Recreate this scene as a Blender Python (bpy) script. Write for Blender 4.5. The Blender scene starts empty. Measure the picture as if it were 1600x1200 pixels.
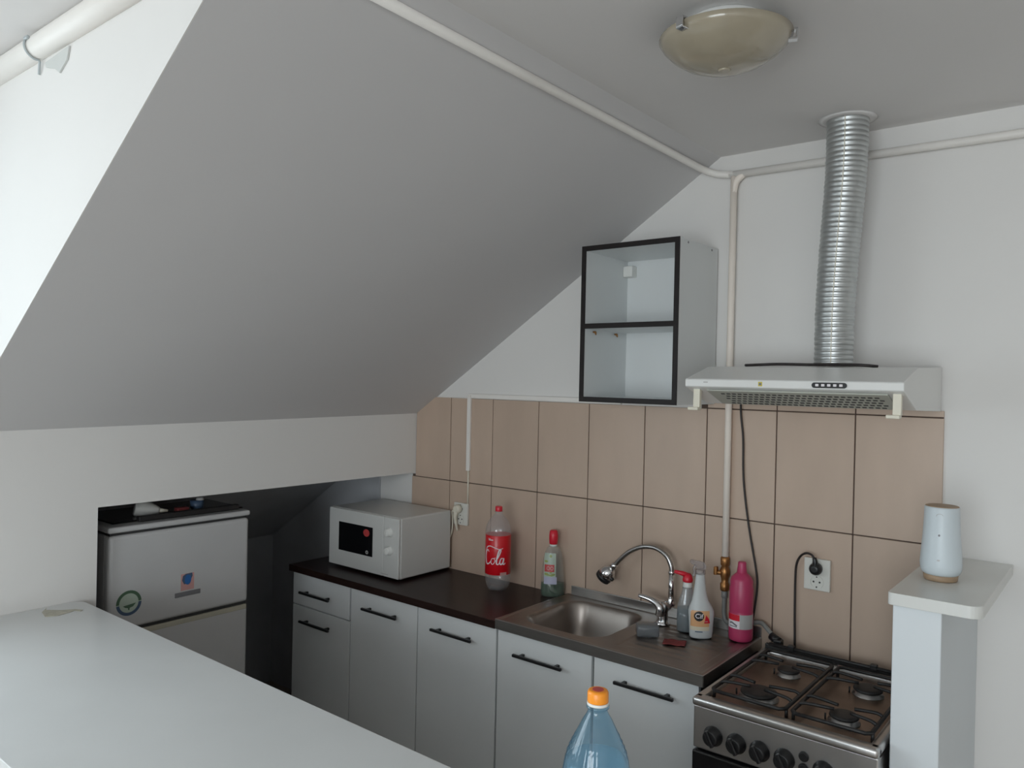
import bpy, bmesh, math, random
from mathutils import Vector, Matrix
random.seed(7)
PI = math.pi
S = bpy.context.scene
COL = S.collection

# ------------------------------------------------------------------ camera
CAM = Vector((0.7375, -2.5603, 1.7115))
yaw, pitch, roll, FPX = 0.6771, -0.0049, 0.0215, 1210.0
fwd = Vector((-math.sin(yaw)*math.cos(pitch), math.cos(yaw)*math.cos(pitch), math.sin(pitch)))
rgt0 = Vector((math.cos(yaw), math.sin(yaw), 0)); up0 = rgt0.cross(fwd)
rgt = rgt0*math.cos(roll) + up0*math.sin(roll)
upv = up0*math.cos(roll) - rgt0*math.sin(roll)
cd = bpy.data.cameras.new('camera'); cam = bpy.data.objects.new('camera', cd); COL.objects.link(cam)
cd.sensor_width = 36.0; cd.lens = 36.0*FPX/1600.0; cd.clip_start = 0.05
m3 = Matrix((rgt, upv, -fwd)).transposed()
cam.matrix_world = Matrix.Translation(CAM) @ m3.to_4x4()
S.camera = cam

# ------------------------------------------------------------------ light
S.view_settings.view_transform = 'Standard'
S.view_settings.look = 'None'
S.view_settings.gamma = 1.0
S.view_settings.use_curve_mapping = False
S.view_settings.exposure = 0.03
S.cycles.use_denoising = True
S.cycles.max_bounces = 10; S.cycles.diffuse_bounces = 6; S.cycles.transparent_max_bounces = 12
S.cycles.caustics_reflective = False; S.cycles.caustics_refractive = False
S.cycles.sample_clamp_indirect = 6.0

W = bpy.data.worlds.new('overcast_sky'); S.world = W; W.use_nodes = True
nt = W.node_tree; nt.nodes.clear()
wo = nt.nodes.new('ShaderNodeOutputWorld'); bg = nt.nodes.new('ShaderNodeBackground')
tc = nt.nodes.new('ShaderNodeTexCoord'); sx = nt.nodes.new('ShaderNodeSeparateXYZ')
cr = nt.nodes.new('ShaderNodeValToRGB')
cr.color_ramp.elements[0].position = 0.46; cr.color_ramp.elements[0].color = (0.20, 0.21, 0.20, 1)
cr.color_ramp.elements[1].position = 0.56; cr.color_ramp.elements[1].color = (0.80, 0.91, 1.0, 1)
mp = nt.nodes.new('ShaderNodeMapRange'); mp.inputs[1].default_value = -1; mp.inputs[2].default_value = 1
nt.links.new(tc.outputs['Generated'], sx.inputs[0]); nt.links.new(sx.outputs['Z'], mp.inputs[0])
nt.links.new(mp.outputs[0], cr.inputs[0]); nt.links.new(cr.outputs[0], bg.inputs[0])
bg.inputs[1].default_value = 1.5
nt.links.new(bg.outputs[0], wo.inputs[0])

def window_light(name, loc, direction, sx_, sy_, power, color):
    l = bpy.data.lights.new(name, 'AREA'); l.shape = 'RECTANGLE'; l.size = sx_; l.size_y = sy_
    l.energy = power; l.color = color
    o = bpy.data.objects.new(name, l); COL.objects.link(o); o.location = loc
    o.rotation_euler = Vector(direction).to_track_quat('-Z', 'Y').to_euler()
    return o
window_light('window_daylight', (-2.15, -2.80, 1.75), (1, 0.0, -0.12), 1.5, 1.3, 28.0, (0.86, 0.94, 1.0))
window_light('window_daylight', (0.9, -5.85, 1.35), (-0.1, 1, -0.10), 2.3, 2.1, 114.0, (0.895, 0.955, 1.0))

# ------------------------------------------------------------------ materials
def mat(name, col, rough=0.5, metal=0.0, noise=0.0, nscale=8.0, bump=0.0, bscale=60.0, spec=0.5, coat=0.0, rand=0.0, stretch=None):
    m = bpy.data.materials.new(name); m.use_nodes = True
    nt = m.node_tree; p = nt.nodes['Principled BSDF']
    p.inputs['Base Color'].default_value = (*col, 1); p.inputs['Roughness'].default_value = rough
    p.inputs['Metallic'].default_value = metal; p.inputs['Specular IOR Level'].default_value = spec
    p.inputs['Coat Weight'].default_value = coat
    tc = nt.nodes.new('ShaderNodeTexCoord'); src = tc.outputs['Object']
    if stretch:
        mpg = nt.nodes.new('ShaderNodeMapping'); mpg.inputs['Scale'].default_value = stretch
        nt.links.new(src, mpg.inputs[0]); src = mpg.outputs[0]
    if noise > 0 or rand > 0:
        n = nt.nodes.new('ShaderNodeTexNoise'); n.inputs['Scale'].default_value = nscale; n.inputs['Detail'].default_value = 4
        nt.links.new(src, n.inputs['Vector'])
        mr = nt.nodes.new('ShaderNodeMapRange'); mr.inputs[1].default_value = 0.3; mr.inputs[2].default_value = 0.7
        mr.inputs[3].default_value = 1-noise; mr.inputs[4].default_value = 1+noise
        nt.links.new(n.outputs['Fac'], mr.inputs[0])
        hs = nt.nodes.new('ShaderNodeHueSaturation'); hs.inputs['Color'].default_value = (*col, 1)
        val = mr.outputs[0]
        if rand > 0:
            oi = nt.nodes.new('ShaderNodeObjectInfo'); r2 = nt.nodes.new('ShaderNodeMapRange')
            r2.inputs[3].default_value = 1-rand; r2.inputs[4].default_value = 1+rand
            nt.links.new(oi.outputs['Random'], r2.inputs[0])
            mu = nt.nodes.new('ShaderNodeMath'); mu.operation = 'MULTIPLY'
            nt.links.new(val, mu.inputs[0]); nt.links.new(r2.outputs[0], mu.inputs[1]); val = mu.outputs[0]
        nt.links.new(val, hs.inputs['Value']); nt.links.new(hs.outputs[0], p.inputs['Base Color'])
    if bump > 0:
        n2 = nt.nodes.new('ShaderNodeTexNoise'); n2.inputs['Scale'].default_value = bscale; n2.inputs['Detail'].default_value = 5
        nt.links.new(src, n2.inputs['Vector'])
        b = nt.nodes.new('ShaderNodeBump'); b.inputs['Strength'].default_value = bump; b.inputs['Distance'].default_value = 0.002
        nt.links.new(n2.outputs['Fac'], b.inputs['Height']); nt.links.new(b.outputs[0], p.inputs['Normal'])
    return m

def clear(name, tint, fac, body=None, rough=0.08):
    """thin tinted clear plastic: tinted transparency mixed with a glossy skin"""
    m = bpy.data.materials.new(name); m.use_nodes = True
    nt = m.node_tree; p = nt.nodes['Principled BSDF']; out = nt.nodes['Material Output']
    p.inputs['Base Color'].default_value = (*(body or tint), 1); p.inputs['Roughness'].default_value = rough
    t = nt.nodes.new('ShaderNodeBsdfTransparent'); t.inputs[0].default_value = (*tint, 1)
    mx = nt.nodes.new('ShaderNodeMixShader'); mx.inputs[0].default_value = fac
    nt.links.new(t.outputs[0], mx.inputs[1]); nt.links.new(p.outputs[0], mx.inputs[2])
    lw = nt.nodes.new('ShaderNodeLayerWeight'); pw = nt.nodes.new('ShaderNodeMath'); pw.operation = 'POWER'; pw.inputs[1].default_value = 4.0
    nt.links.new(lw.outputs['Facing'], pw.inputs[0])
    ad = nt.nodes.new('ShaderNodeMath'); ad.operation = 'MULTIPLY_ADD'; ad.inputs[1].default_value = 0.45; ad.inputs[2].default_value = 0.04; ad.use_clamp = True
    nt.links.new(pw.outputs[0], ad.inputs[0])
    gl = nt.nodes.new('ShaderNodeBsdfGlossy'); gl.inputs['Roughness'].default_value = rough; gl.inputs['Color'].default_value = (1, 1, 1, 1)
    m2 = nt.nodes.new('ShaderNodeMixShader'); nt.links.new(ad.outputs[0], m2.inputs[0])
    nt.links.new(mx.outputs[0], m2.inputs[1]); nt.links.new(gl.outputs[0], m2.inputs[2])
    nt.links.new(m2.outputs[0], out.inputs['Surface'])
    return m

M = dict(
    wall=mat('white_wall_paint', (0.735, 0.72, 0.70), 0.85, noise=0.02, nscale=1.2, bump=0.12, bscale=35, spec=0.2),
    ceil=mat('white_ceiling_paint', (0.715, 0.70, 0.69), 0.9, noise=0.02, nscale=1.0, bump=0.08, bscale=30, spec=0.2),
    slope=mat('shaded_ceiling_paint', (0.615, 0.605, 0.605), 0.9, noise=0.02, nscale=1.0, bump=0.08, bscale=30, spec=0.2),  # ceiling paint with dimmer light on the slope put into its colour
    router=mat('cool_white_plastic', (0.58, 0.635, 0.665), 0.4, noise=0.02),
    dropp=mat('cream_pipe_paint', (0.86, 0.78, 0.70), 0.5, noise=0.03),
    sprayw=mat('milky_plastic', (0.56, 0.575, 0.57), 0.4, noise=0.03),
    post=mat('cool_white_paint', (0.70, 0.735, 0.755), 0.8, noise=0.02, nscale=2, bump=0.08, bscale=40, spec=0.2),
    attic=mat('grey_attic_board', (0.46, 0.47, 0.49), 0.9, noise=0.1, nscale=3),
    floor=mat('grey_floor_laminate', (0.33, 0.28, 0.24), 0.5, noise=0.12, nscale=4),
    grout=mat('brown_grout', (0.10, 0.07, 0.055), 0.9, noise=0.1, nscale=40),
    tile=mat('beige_glazed_tile', (0.51, 0.388, 0.305), 0.34, noise=0.05, nscale=3.0, rand=0.035, bump=0.03, bscale=20, stretch=(3, 3, 1)),
    pipe=mat('white_pipe_paint', (0.79, 0.76, 0.72), 0.45, noise=0.02),
    lam=mat('white_laminate', (0.70, 0.72, 0.72), 0.38, noise=0.02, nscale=3),
    counter=mat('white_counter_laminate', (0.66, 0.67, 0.665), 0.33, noise=0.045, nscale=2.4, bump=0.02, bscale=8),
    slab=mat('pale_sill_laminate', (0.68, 0.68, 0.65), 0.30, noise=0.03, nscale=4),
    door=mat('pale_grey_cabinet_front', (0.76, 0.785, 0.79), 0.40, noise=0.02, nscale=4),
    carc=mat('dark_cabinet_gap', (0.030, 0.030, 0.030), 0.7, noise=0.05),
    dark=mat('black_brown_edge', (0.013, 0.010, 0.010), 0.5, noise=0.1, nscale=20, spec=0.3),
    work=mat('wenge_worktop', (0.026, 0.014, 0.012), 0.30, noise=0.25, nscale=18, spec=0.18, stretch=(1, 8, 8)),
    black=mat('black_plastic', (0.012, 0.012, 0.013), 0.35, noise=0.08),
    blackm=mat('matt_black_enamel', (0.014, 0.013, 0.013), 0.5, noise=0.15, nscale=30),
    glassb=mat('black_glass', (0.006, 0.006, 0.007), 0.08, noise=0.05),
    steel=mat('brushed_steel', (0.42, 0.41, 0.40), 0.30, metal=1.0, noise=0.06, nscale=12, bump=0.04, bscale=90, stretch=(1, 12, 12)),
    sink=mat('worn_sink_steel', (0.31, 0.275, 0.25), 0.36, metal=1.0, noise=0.10, nscale=9, bump=0.05, bscale=50),
    stove=mat('stove_steel', (0.56, 0.545, 0.53), 0.36, metal=1.0, noise=0.08, nscale=9),
    tray=mat('stained_hob_steel', (0.28, 0.205, 0.16), 0.40, metal=0.85, noise=0.22, nscale=9, bump=0.05),
    chrome=mat('chrome', (0.70, 0.70, 0.71), 0.10, metal=1.0, noise=0.02),
    alu=mat('crinkled_aluminium', (0.56, 0.58, 0.58), 0.40, metal=1.0, noise=0.05, nscale=30),
    brass=mat('aged_brass', (0.36, 0.17, 0.06), 0.4, metal=0.8, noise=0.25, nscale=60),
    white=mat('white_enamel', (0.72, 0.72, 0.70), 0.28, noise=0.02, nscale=5),
    mw=mat('microwave_white', (0.62, 0.62, 0.60), 0.32, noise=0.02, nscale=5),
    fridge=mat('old_fridge_white', (0.50, 0.50, 0.50), 0.34, noise=0.03, nscale=5),
    fridget=mat('yellowed_fridge_trim', (0.42, 0.40, 0.32), 0.45, noise=0.08, nscale=12),
    cream=mat('cream_plastic', (0.70, 0.66, 0.55), 0.4, noise=0.03),
    socket=mat('socket_white', (0.66, 0.65, 0.60), 0.35, noise=0.02),
    hole=mat('dark_recess', (0.03, 0.03, 0.03), 0.7, noise=0.1),
    filt=mat('grey_filter_plate', (0.42, 0.43, 0.38), 0.5, noise=0.05),
    red=mat('red_plastic', (0.62, 0.015, 0.035), 0.32, noise=0.03),
    label_red=mat('red_label_print', (0.60, 0.006, 0.014), 0.30, noise=0.03),
    ink_white=mat('white_print', (0.78, 0.74, 0.76), 0.4, noise=0.02),
    ink_black=mat('black_print', (0.015, 0.015, 0.015), 0.4, noise=0.02),
    ink_blue=mat('blue_print', (0.02, 0.12, 0.36), 0.4, noise=0.05),
    ink_navy=mat('slate_blue_print', (0.06, 0.10, 0.17), 0.4, noise=0.05),
    ink_green=mat('green_print', (0.06, 0.12, 0.07), 0.4, noise=0.05),
    ink_pale=mat('pale_green_print', (0.42, 0.50, 0.42), 0.4, noise=0.05),
    ink_grey=mat('grey_print', (0.17, 0.17, 0.18), 0.4, noise=0.05),
    ink_lgrey=mat('light_grey_print', (0.42, 0.41, 0.40), 0.4, noise=0.05),
    ink_peach=mat('peach_label', (0.72, 0.40, 0.20), 0.4, noise=0.06),
    ink_cream=mat('cream_label', (0.70, 0.62, 0.48), 0.4, noise=0.04),
    ink_pink=mat('pink_print', (0.55, 0.30, 0.28), 0.4, noise=0.05),
    ink_yellow=mat('yellow_print', (0.55, 0.45, 0.05), 0.4, noise=0.05),
    ink_lilac=mat('lilac_print', (0.45, 0.45, 0.58), 0.4, noise=0.05),
    ink_leaf=mat('leaf_print', (0.28, 0.34, 0.10), 0.4, noise=0.2, nscale=80),
    pinkp=mat('pink_plastic', (0.44, 0.040, 0.115), 0.38, noise=0.03),
    whitep=mat('white_plastic', (0.74, 0.74, 0.71), 0.33, noise=0.02),
    orange=mat('orange_plastic', (0.90, 0.30, 0.02), 0.35, noise=0.04),
    sticker_red=mat('faded_red_sticker', (0.50, 0.06, 0.06), 0.4, noise=0.2, nscale=90),
    wood=mat('light_bamboo', (0.36, 0.25, 0.16), 0.5, noise=0.12, nscale=30, stretch=(1, 1, 6)),
    lampg=mat('alabaster_glass', (0.36, 0.315, 0.235), 0.18, noise=0.10, nscale=7, coat=0.5),
    hose=mat('grey_hose', (0.20, 0.20, 0.19), 0.5, noise=0.1),
    cord=mat('black_cord', (0.018, 0.013, 0.012), 0.5, noise=0.1),
    rag=mat('dark_red_cloth', (0.20, 0.035, 0.035), 0.9, noise=0.2, nscale=60, bump=0.4, bscale=300),
    paper=mat('torn_beige_paper', (0.50, 0.48, 0.40), 0.8, noise=0.15, nscale=60),
    wire=mat('grey_wire', (0.42, 0.46, 0.47), 0.5, noise=0.05),
    patch=mat('grey_tape', (0.58, 0.59, 0.57), 0.8, noise=0.05),
    c_bottle=clear('clear_bottle_plastic', (0.93, 0.93, 0.94), 0.17, (0.62, 0.62, 0.63)),
    c_soap=clear('clear_soap_plastic', (0.93, 0.94, 0.93), 0.16, (0.55, 0.56, 0.54)),
    c_green=clear('green_liquid', (0.01, 0.20, 0.05), 0.55, (0.004, 0.10, 0.025)),
    c_blue=clear('blue_bottle_plastic', (0.68, 0.86, 0.965), 0.09, (0.24, 0.44, 0.58)),
    c_water=clear('water', (0.90, 0.97, 0.99), 0.12, (0.42, 0.66, 0.78)),
    c_teal=clear('teal_liquid', (0.25, 0.50, 0.56), 0.55, (0.05, 0.13, 0.16)),
    c_grey=clear('hazy_grey_plastic', (0.86, 0.88, 0.90), 0.32, (0.50, 0.52, 0.53)),
    c_haze=clear('hazy_clear_plastic', (0.85, 0.83, 0.83), 0.30, (0.46, 0.42, 0.42), 0.4),
    c_scour=clear('grey_wrap', (0.60, 0.64, 0.67), 0.45, (0.22, 0.24, 0.26)),
    pane=clear('window_glass', (0.96, 0.98, 0.98), 0.02, (0.5, 0.5, 0.5), 0.02),
)

# ------------------------------------------------------------------ helpers
ROOT = {}
def bm_new(): return bmesh.new()

def box(bm, x0, x1, y0, y1, z0, z1, bev=0.0, seg=2):
    r = bmesh.ops.create_cube(bm, size=1.0)
    vs = r['verts']
    bmesh.ops.scale(bm, vec=(abs(x1-x0), abs(y1-y0), abs(z1-z0)), verts=vs)
    bmesh.ops.translate(bm, vec=((x0+x1)/2, (y0+y1)/2, (z0+z1)/2), verts=vs)
    if bev > 0:
        es = list({e for v in vs for e in v.link_edges})
        bmesh.ops.bevel(bm, geom=es, offset=bev, segments=seg, profile=0.5, affect='EDGES')
    return bm

def prism(bm, poly, axis, a, b, bev=0.0):
    """extrude 2-D polygon along axis: 'x' -> (y,z), 'y' -> (x,z), 'z' -> (x,y)"""
    def P(u, v, w):
        return {'x': (w, u, v), 'y': (u, w, v), 'z': (u, v, w)}[axis]
    lo = [bm.verts.new(P(u, v, a)) for u, v in poly]; hi = [bm.verts.new(P(u, v, b)) for u, v in poly]
    n = len(poly); fs = [bm.faces.new(lo[::-1]), bm.faces.new(hi)]
    for i in range(n): fs.append(bm.faces.new((lo[i], lo[(i+1) % n], hi[(i+1) % n], hi[i])))
    bmesh.ops.recalc_face_normals(bm, faces=fs)
    if bev > 0:
        es = list({e for f in fs for e in f.edges})
        bmesh.ops.bevel(bm, geom=es, offset=bev, segments=2, profile=0.5, affect='EDGES')
    return bm

def lathe(bm, prof, c=(0, 0, 0), seg=32, axis=(0, 0, 1), rad=None, sx=1.0, sy=1.0, rot=0.0):
    """prof = [(radius, height)]; ends are capped"""
    q = Vector((0, 0, 1)).rotation_difference(Vector(axis).normalized())
    c = Vector(c); rings = []
    for r, h in prof:
        ring = []
        for i in range(seg):
            a = 2*PI*i/seg
            rr = r*(rad(a, h) if rad else 1)
            v = Vector((rr*math.cos(a)*sx, rr*math.sin(a)*sy, h)); v.rotate(Matrix.Rotation(rot, 3, 'Z'))
            ring.append(bm.verts.new(c + q @ v))
        rings.append(ring)
    fs = []
    for k in range(len(rings)-1):
        for i in range(seg):
            j = (i+1) % seg
            fs.append(bm.faces.new((rings[k][i], rings[k][j], rings[k+1][j], rings[k+1][i])))
    fs.append(bm.faces.new(rings[0][::-1])); fs.append(bm.faces.new(rings[-1]))
    for f in fs[:-2]: f.smooth = True
    return bm

def smooth_path(pts, n=8):
    pts = [Vector(p) for p in pts]
    if len(pts) < 3: return pts
    out = []
    for i in range(len(pts)-1):
        p0 = pts[max(i-1, 0)]; p1 = pts[i]; p2 = pts[i+1]; p3 = pts[min(i+2, len(pts)-1)]
        for k in range(n):
            t = k/n
            out.append(0.5*((2*p1)+(p2-p0)*t+(2*p0-5*p1+4*p2-p3)*t*t+(3*p1-p0-3*p2+p3)*t**3))
    out.append(pts[-1]); return out

def tube(bm, pts, r, seg=10, flat=None, smooth=0):
    """sweep a circle (radius r, or r(t)) along pts; flat=(ku,kv) squashes the section"""
    if smooth: pts = smooth_path(pts, smooth)
    pts = [Vector(p) for p in pts]; n = len(pts)
    T = [(pts[min(i+1, n-1)]-pts[max(i-1, 0)]).normalized() for i in range(n)]
    u = T[0].orthogonal().normalized(); rings = []
    for i in range(n):
        u = (u - T[i]*u.dot(T[i]));
        if u.length < 1e-6: u = T[i].orthogonal()
        u.normalize(); v = T[i].cross(u)
        rr = r(i/(n-1)) if callable(r) else r
        ku, kv = flat or (1, 1)
        rings.append([bm.verts.new(pts[i] + (u*math.cos(2*PI*k/seg)*ku + v*math.sin(2*PI*k/seg)*kv)*rr) for k in range(seg)])
    for i in range(n-1):
        for k in range(seg):
            j = (k+1) % seg
            f = bm.faces.new((rings[i][k], rings[i][j], rings[i+1][j], rings[i+1][k])); f.smooth = True
    bm.faces.new(rings[0][::-1]); bm.faces.new(rings[-1])
    return bm

def obj(name, bm, m, parent=None, label=None, smooth=False, fix=True):
    if fix: bmesh.ops.recalc_face_normals(bm, faces=bm.faces)
    if parent is not None:
        base = ROOT[parent.name]; bmesh.ops.translate(bm, vec=-base, verts=bm.verts)
    me = bpy.data.meshes.new(name); bm.to_mesh(me); bm.free()
    me.materials.append(M[m] if isinstance(m, str) else m)
    o = bpy.data.objects.new(name, me); COL.objects.link(o)
    if smooth:
        for p in me.polygons: p.use_smooth = True
    if parent is not None:
        o.parent = parent; ROOT[o.name] = ROOT[parent.name]
    else:
        ROOT[o.name] = Vector((0, 0, 0))
    if label: o['label'] = label
    return o

def thing(name, label, cat, loc, group=None):
    o = bpy.data.objects.new(name, None); COL.objects.link(o); o.location = loc; o.empty_display_size = 0.05
    ROOT[o.name] = Vector(loc); o['label'] = label; o['category'] = cat
    if group: o['group'] = group
    return o

def solo(name, bm, m, label, cat, loc, smooth=False):
    """a thing that is one mesh, its origin at its base"""
    bmesh.ops.recalc_face_normals(bm, faces=bm.faces)
    bmesh.ops.translate(bm, vec=-Vector(loc), verts=bm.verts)
    me = bpy.data.meshes.new(name); bm.to_mesh(me); bm.free(); me.materials.append(M[m])
    if smooth:
        for p in me.polygons: p.use_smooth = True
    o = bpy.data.objects.new(name, me); COL.objects.link(o); o.location = loc; ROOT[o.name] = Vector(loc)
    o['label'] = label; o['category'] = cat
    return o

def struct(name, bm, m, parent=None):
    o = obj(name, bm, m, parent)
    if parent is None: o['kind'] = 'structure'
    return o

def text_bm(txt, size, depth=0.0006, shear=0.0, bold=0.0):
    cu = bpy.data.curves.new('lettering', 'FONT'); cu.body = txt; cu.size = size; cu.extrude = depth; cu.shear = shear
    cu.offset = bold; cu.align_x = 'CENTER'; cu.align_y = 'CENTER'; cu.resolution_u = 4
    t = bpy.data.objects.new('lettering', cu); COL.objects.link(t)
    dg = bpy.context.evaluated_depsgraph_get()
    me = bpy.data.meshes.new_from_object(t.evaluated_get(dg))
    bm = bm_new(); bm.from_mesh(me)
    bpy.data.objects.remove(t); bpy.data.curves.remove(cu); bpy.data.meshes.remove(me)
    bmesh.ops.triangulate(bm, faces=bm.faces)
    for _ in range(2):
        bmesh.ops.subdivide_edges(bm, edges=[e for e in bm.edges if e.calc_length() > size*0.14], cuts=1)
        bmesh.ops.triangulate(bm, faces=bm.faces)
    return bm

def warp(bm, fn):
    for v in bm.verts: v.co = Vector(fn(*v.co))
    return bm

def on_cyl(cx, cy, r, a0, sx=1.0, sy=1.0, rot=0.0):
    """(u right, v height, w out) -> point on an upright (oval) cylinder facing azimuth a0"""
    def fn(u, v, w):
        a = a0 + u/r
        return (cx+(r+w)*math.cos(a), cy+(r+w)*math.sin(a), v)
    return fn

def on_plane(o, right, up, out):
    o, right, up, out = Vector(o), Vector(right), Vector(up), Vector(out)
    return lambda u, v, w: o + right*u + up*v + out*w

def facing(x, y): return math.atan2(CAM.y-y, CAM.x-x)

def sheet(bm, u0, u1, v0, v1, w0, w1, nu=16, nv=2):
    """thin subdivided slab in u,v,w"""
    g = {}
    for k, w in enumerate((w0, w1)):
        for i in range(nu+1):
            for j in range(nv+1):
                g[k, i, j] = bm.verts.new((u0+(u1-u0)*i/nu, v0+(v1-v0)*j/nv, w))
    for i in range(nu):
        for j in range(nv):
            bm.faces.new((g[1, i, j], g[1, i+1, j], g[1, i+1, j+1], g[1, i, j+1]))
            bm.faces.new((g[0, i, j], g[0, i, j+1], g[0, i+1, j+1], g[0, i+1, j]))
    for i in range(nu):
        for j in (0, nv): bm.faces.new((g[0, i, j], g[0, i+1, j], g[1, i+1, j], g[1, i, j]))
    for j in range(nv):
        for i in (0, nu): bm.faces.new((g[0, i, j], g[0, i, j+1], g[1, i, j+1], g[1, i, j]))
    return bm

def disc(bm, cu, cv, ru, rv, w0, w1, seg=28, inner=0.0, a0=0.0, a1=2*PI):
    full = abs(a1-a0-2*PI) < 1e-6
    n = seg if full else seg+1
    A = [a0+(a1-a0)*i/seg for i in range(n)]
    def ring(k, w): return [bm.verts.new((cu+ru*k*math.cos(a), cv+rv*k*math.sin(a), w)) for a in A]
    o0, o1 = ring(1, w0), ring(1, w1)
    if inner > 0:
        i0, i1 = ring(inner, w0), ring(inner, w1)
        for i in range(n if full else n-1):
            j = (i+1) % n
            bm.faces.new((o0[i], o0[j], o1[j], o1[i])); bm.faces.new((i0[j], i0[i], i1[i], i1[j]))
            bm.faces.new((o1[i], o1[j], i1[j], i1[i])); bm.faces.new((o0[j], o0[i], i0[i], i0[j]))
    else:
        bm.faces.new(o0[::-1])
        prev = o1
        for k in (0.75, 0.5, 0.25):
            cur = ring(k, w1)
            for i in range(n if full else n-1): bm.faces.new((prev[i], prev[(i+1) % n], cur[(i+1) % n], cur[i]))
            prev = cur
        bm.faces.new(prev)
        for i in range(n):
            j = (i+1) % n
            bm.faces.new((o0[i], o0[j], o1[j], o1[i]))
    return bm

def poly3(bm, pts, w0, w1):
    lo = [bm.verts.new((u, v, w0)) for u, v in pts]; hi = [bm.verts.new((u, v, w1)) for u, v in pts]
    n = len(pts); bm.faces.new(lo[::-1]); bm.faces.new(hi)
    for i in range(n): bm.faces.new((lo[i], lo[(i+1) % n], hi[(i+1) % n], hi[i]))
    return bm

def stroke(bm, pts, wd, w0, w1, smooth=6):
    """brush stroke ribbon in u,v with width wd or wd(t)"""
    p = [Vector((a, b, 0)) for a, b in pts]
    p = smooth_path(p, smooth) if len(p) > 2 else p
    n = len(p); L = []; R = []
    for i in range(n):
        t = (p[min(i+1, n-1)]-p[max(i-1, 0)]).normalized(); nn = Vector((-t.y, t.x, 0))
        h = (wd(i/(n-1)) if callable(wd) else wd)/2
        L.append(p[i]+nn*h); R.append(p[i]-nn*h)
    for i in range(n-1):
        q = [(L[i], w0), (L[i+1], w0), (R[i+1], w0), (R[i], w0)]
        lo = [bm.verts.new((a.x, a.y, w0)) for a, _ in q]; hi = [bm.verts.new((a.x, a.y, w1)) for a, _ in q]
        bm.faces.new(lo[::-1]); bm.faces.new(hi)
        for k in range(4): bm.faces.new((lo[k], lo[(k+1) % 4], hi[(k+1) % 4], hi[k]))
    return bm

# ------------------------------------------------------------------ the room
K, XF, ZC, ZS, LY = -1.8842, -0.4056, 2.5069, 1.5466, -1.8264
SA = 0.0111
SLOPE = (ZC-ZS)/(XF-K)
def zlow(x, y=0.0): 
    z0 = ZS + SA*y
    return z0 + (ZC-z0)*(x-K)/(XF-K)

bm = bm_new(); box(bm, -3.1, 2.7, -5.9, 0.12, -0.1, 0.0); struct('floor', bm, 'floor')
bm = bm_new(); box(bm, XF, 2.7, -5.9, 0.12, ZC, ZC+0.14); box(bm, -2.0, XF, -5.9, LY+0.002, ZC, ZC+0.14); struct('ceiling', bm, 'ceil')
# back wall with its tiles
wb = bm_new(); box(wb, -3.1, 2.7, 0.0, 0.12, 0.0, 2.66); wall_back = struct('wall_back', wb, 'wall')
# grout bed
gb = bm_new()
prism(gb, [(-1.905, 0.80), (0.305, 0.80), (0.305, 1.648), (-0.455, 1.648), (-0.455, 1.626), (-1.765, 1.626), (-1.882, 1.549), (-1.882, 1.262), (-1.905, 1.262)], 'y', -0.0035, 0.0)
obj('grout_bed', gb, 'grout', wall_back)
TW, TX, TZ, TT = 0.2463, -1.6624, 1.2532, 1.6261
g = 0.0020
for i in range(-1, 8):
    xa, xb = TX+i*TW+g, TX+(i+1)*TW-g
    b = bm_new(); box(b, max(xa, -1.905), min(xb, 0.306), -0.0085, -0.0005, 0.82, TZ-g, bev=0.0009, seg=1); obj('tile', b, 'tile', wall_back)
    b = bm_new()
    if i == -1:
        prism(b, [(-1.881, TZ+g), (xb, TZ+g), (xb, TT), (-1.767, TT), (-1.881, 1.548)], 'y', -0.0085, -0.0005)
    else:
        box(b, xa, min(xb, 0.306), -0.0085, -0.0005, TZ+g, TT, bev=0.0009, seg=1)
    obj('tile', b, 'tile', wall_back)
    if i >= 5:
        b = bm_new(); box(b, xa, min(xb, 0.306), -0.0085, -0.0005, TT+2*g, 1.648, bev=0.0009, seg=1); obj('tile', b, 'tile', wall_back)

# sloped attic ceiling above the knee wall
def slab_verts(bm, x0, x1, y0, y1, t):
    vs = []
    for y in (y0, y1):
        for x, d in ((x0, 0), (x1, 0), (x1, t), (x0, t)):
            vs.append(bm.verts.new((x, y, zlow(x, y)+d)))
    a, b = vs[:4], vs[4:]
    bm.faces.new(a); bm.faces.new(b[::-1])
    for i in range(4): bm.faces.new((a[i], b[i], b[(i+1) % 4], a[(i+1) % 4]))
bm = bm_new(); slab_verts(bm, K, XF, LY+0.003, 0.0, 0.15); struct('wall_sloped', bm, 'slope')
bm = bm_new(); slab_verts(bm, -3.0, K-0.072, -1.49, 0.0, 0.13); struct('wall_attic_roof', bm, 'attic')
# dormer cheek: the bright triangle facing the room
bm = bm_new(); prism(bm, [(K, zlow(K, LY)), (XF, ZC), (K, ZC)], 'y', LY, LY+0.0028); struct('wall_dormer', bm, 'wall')
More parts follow.
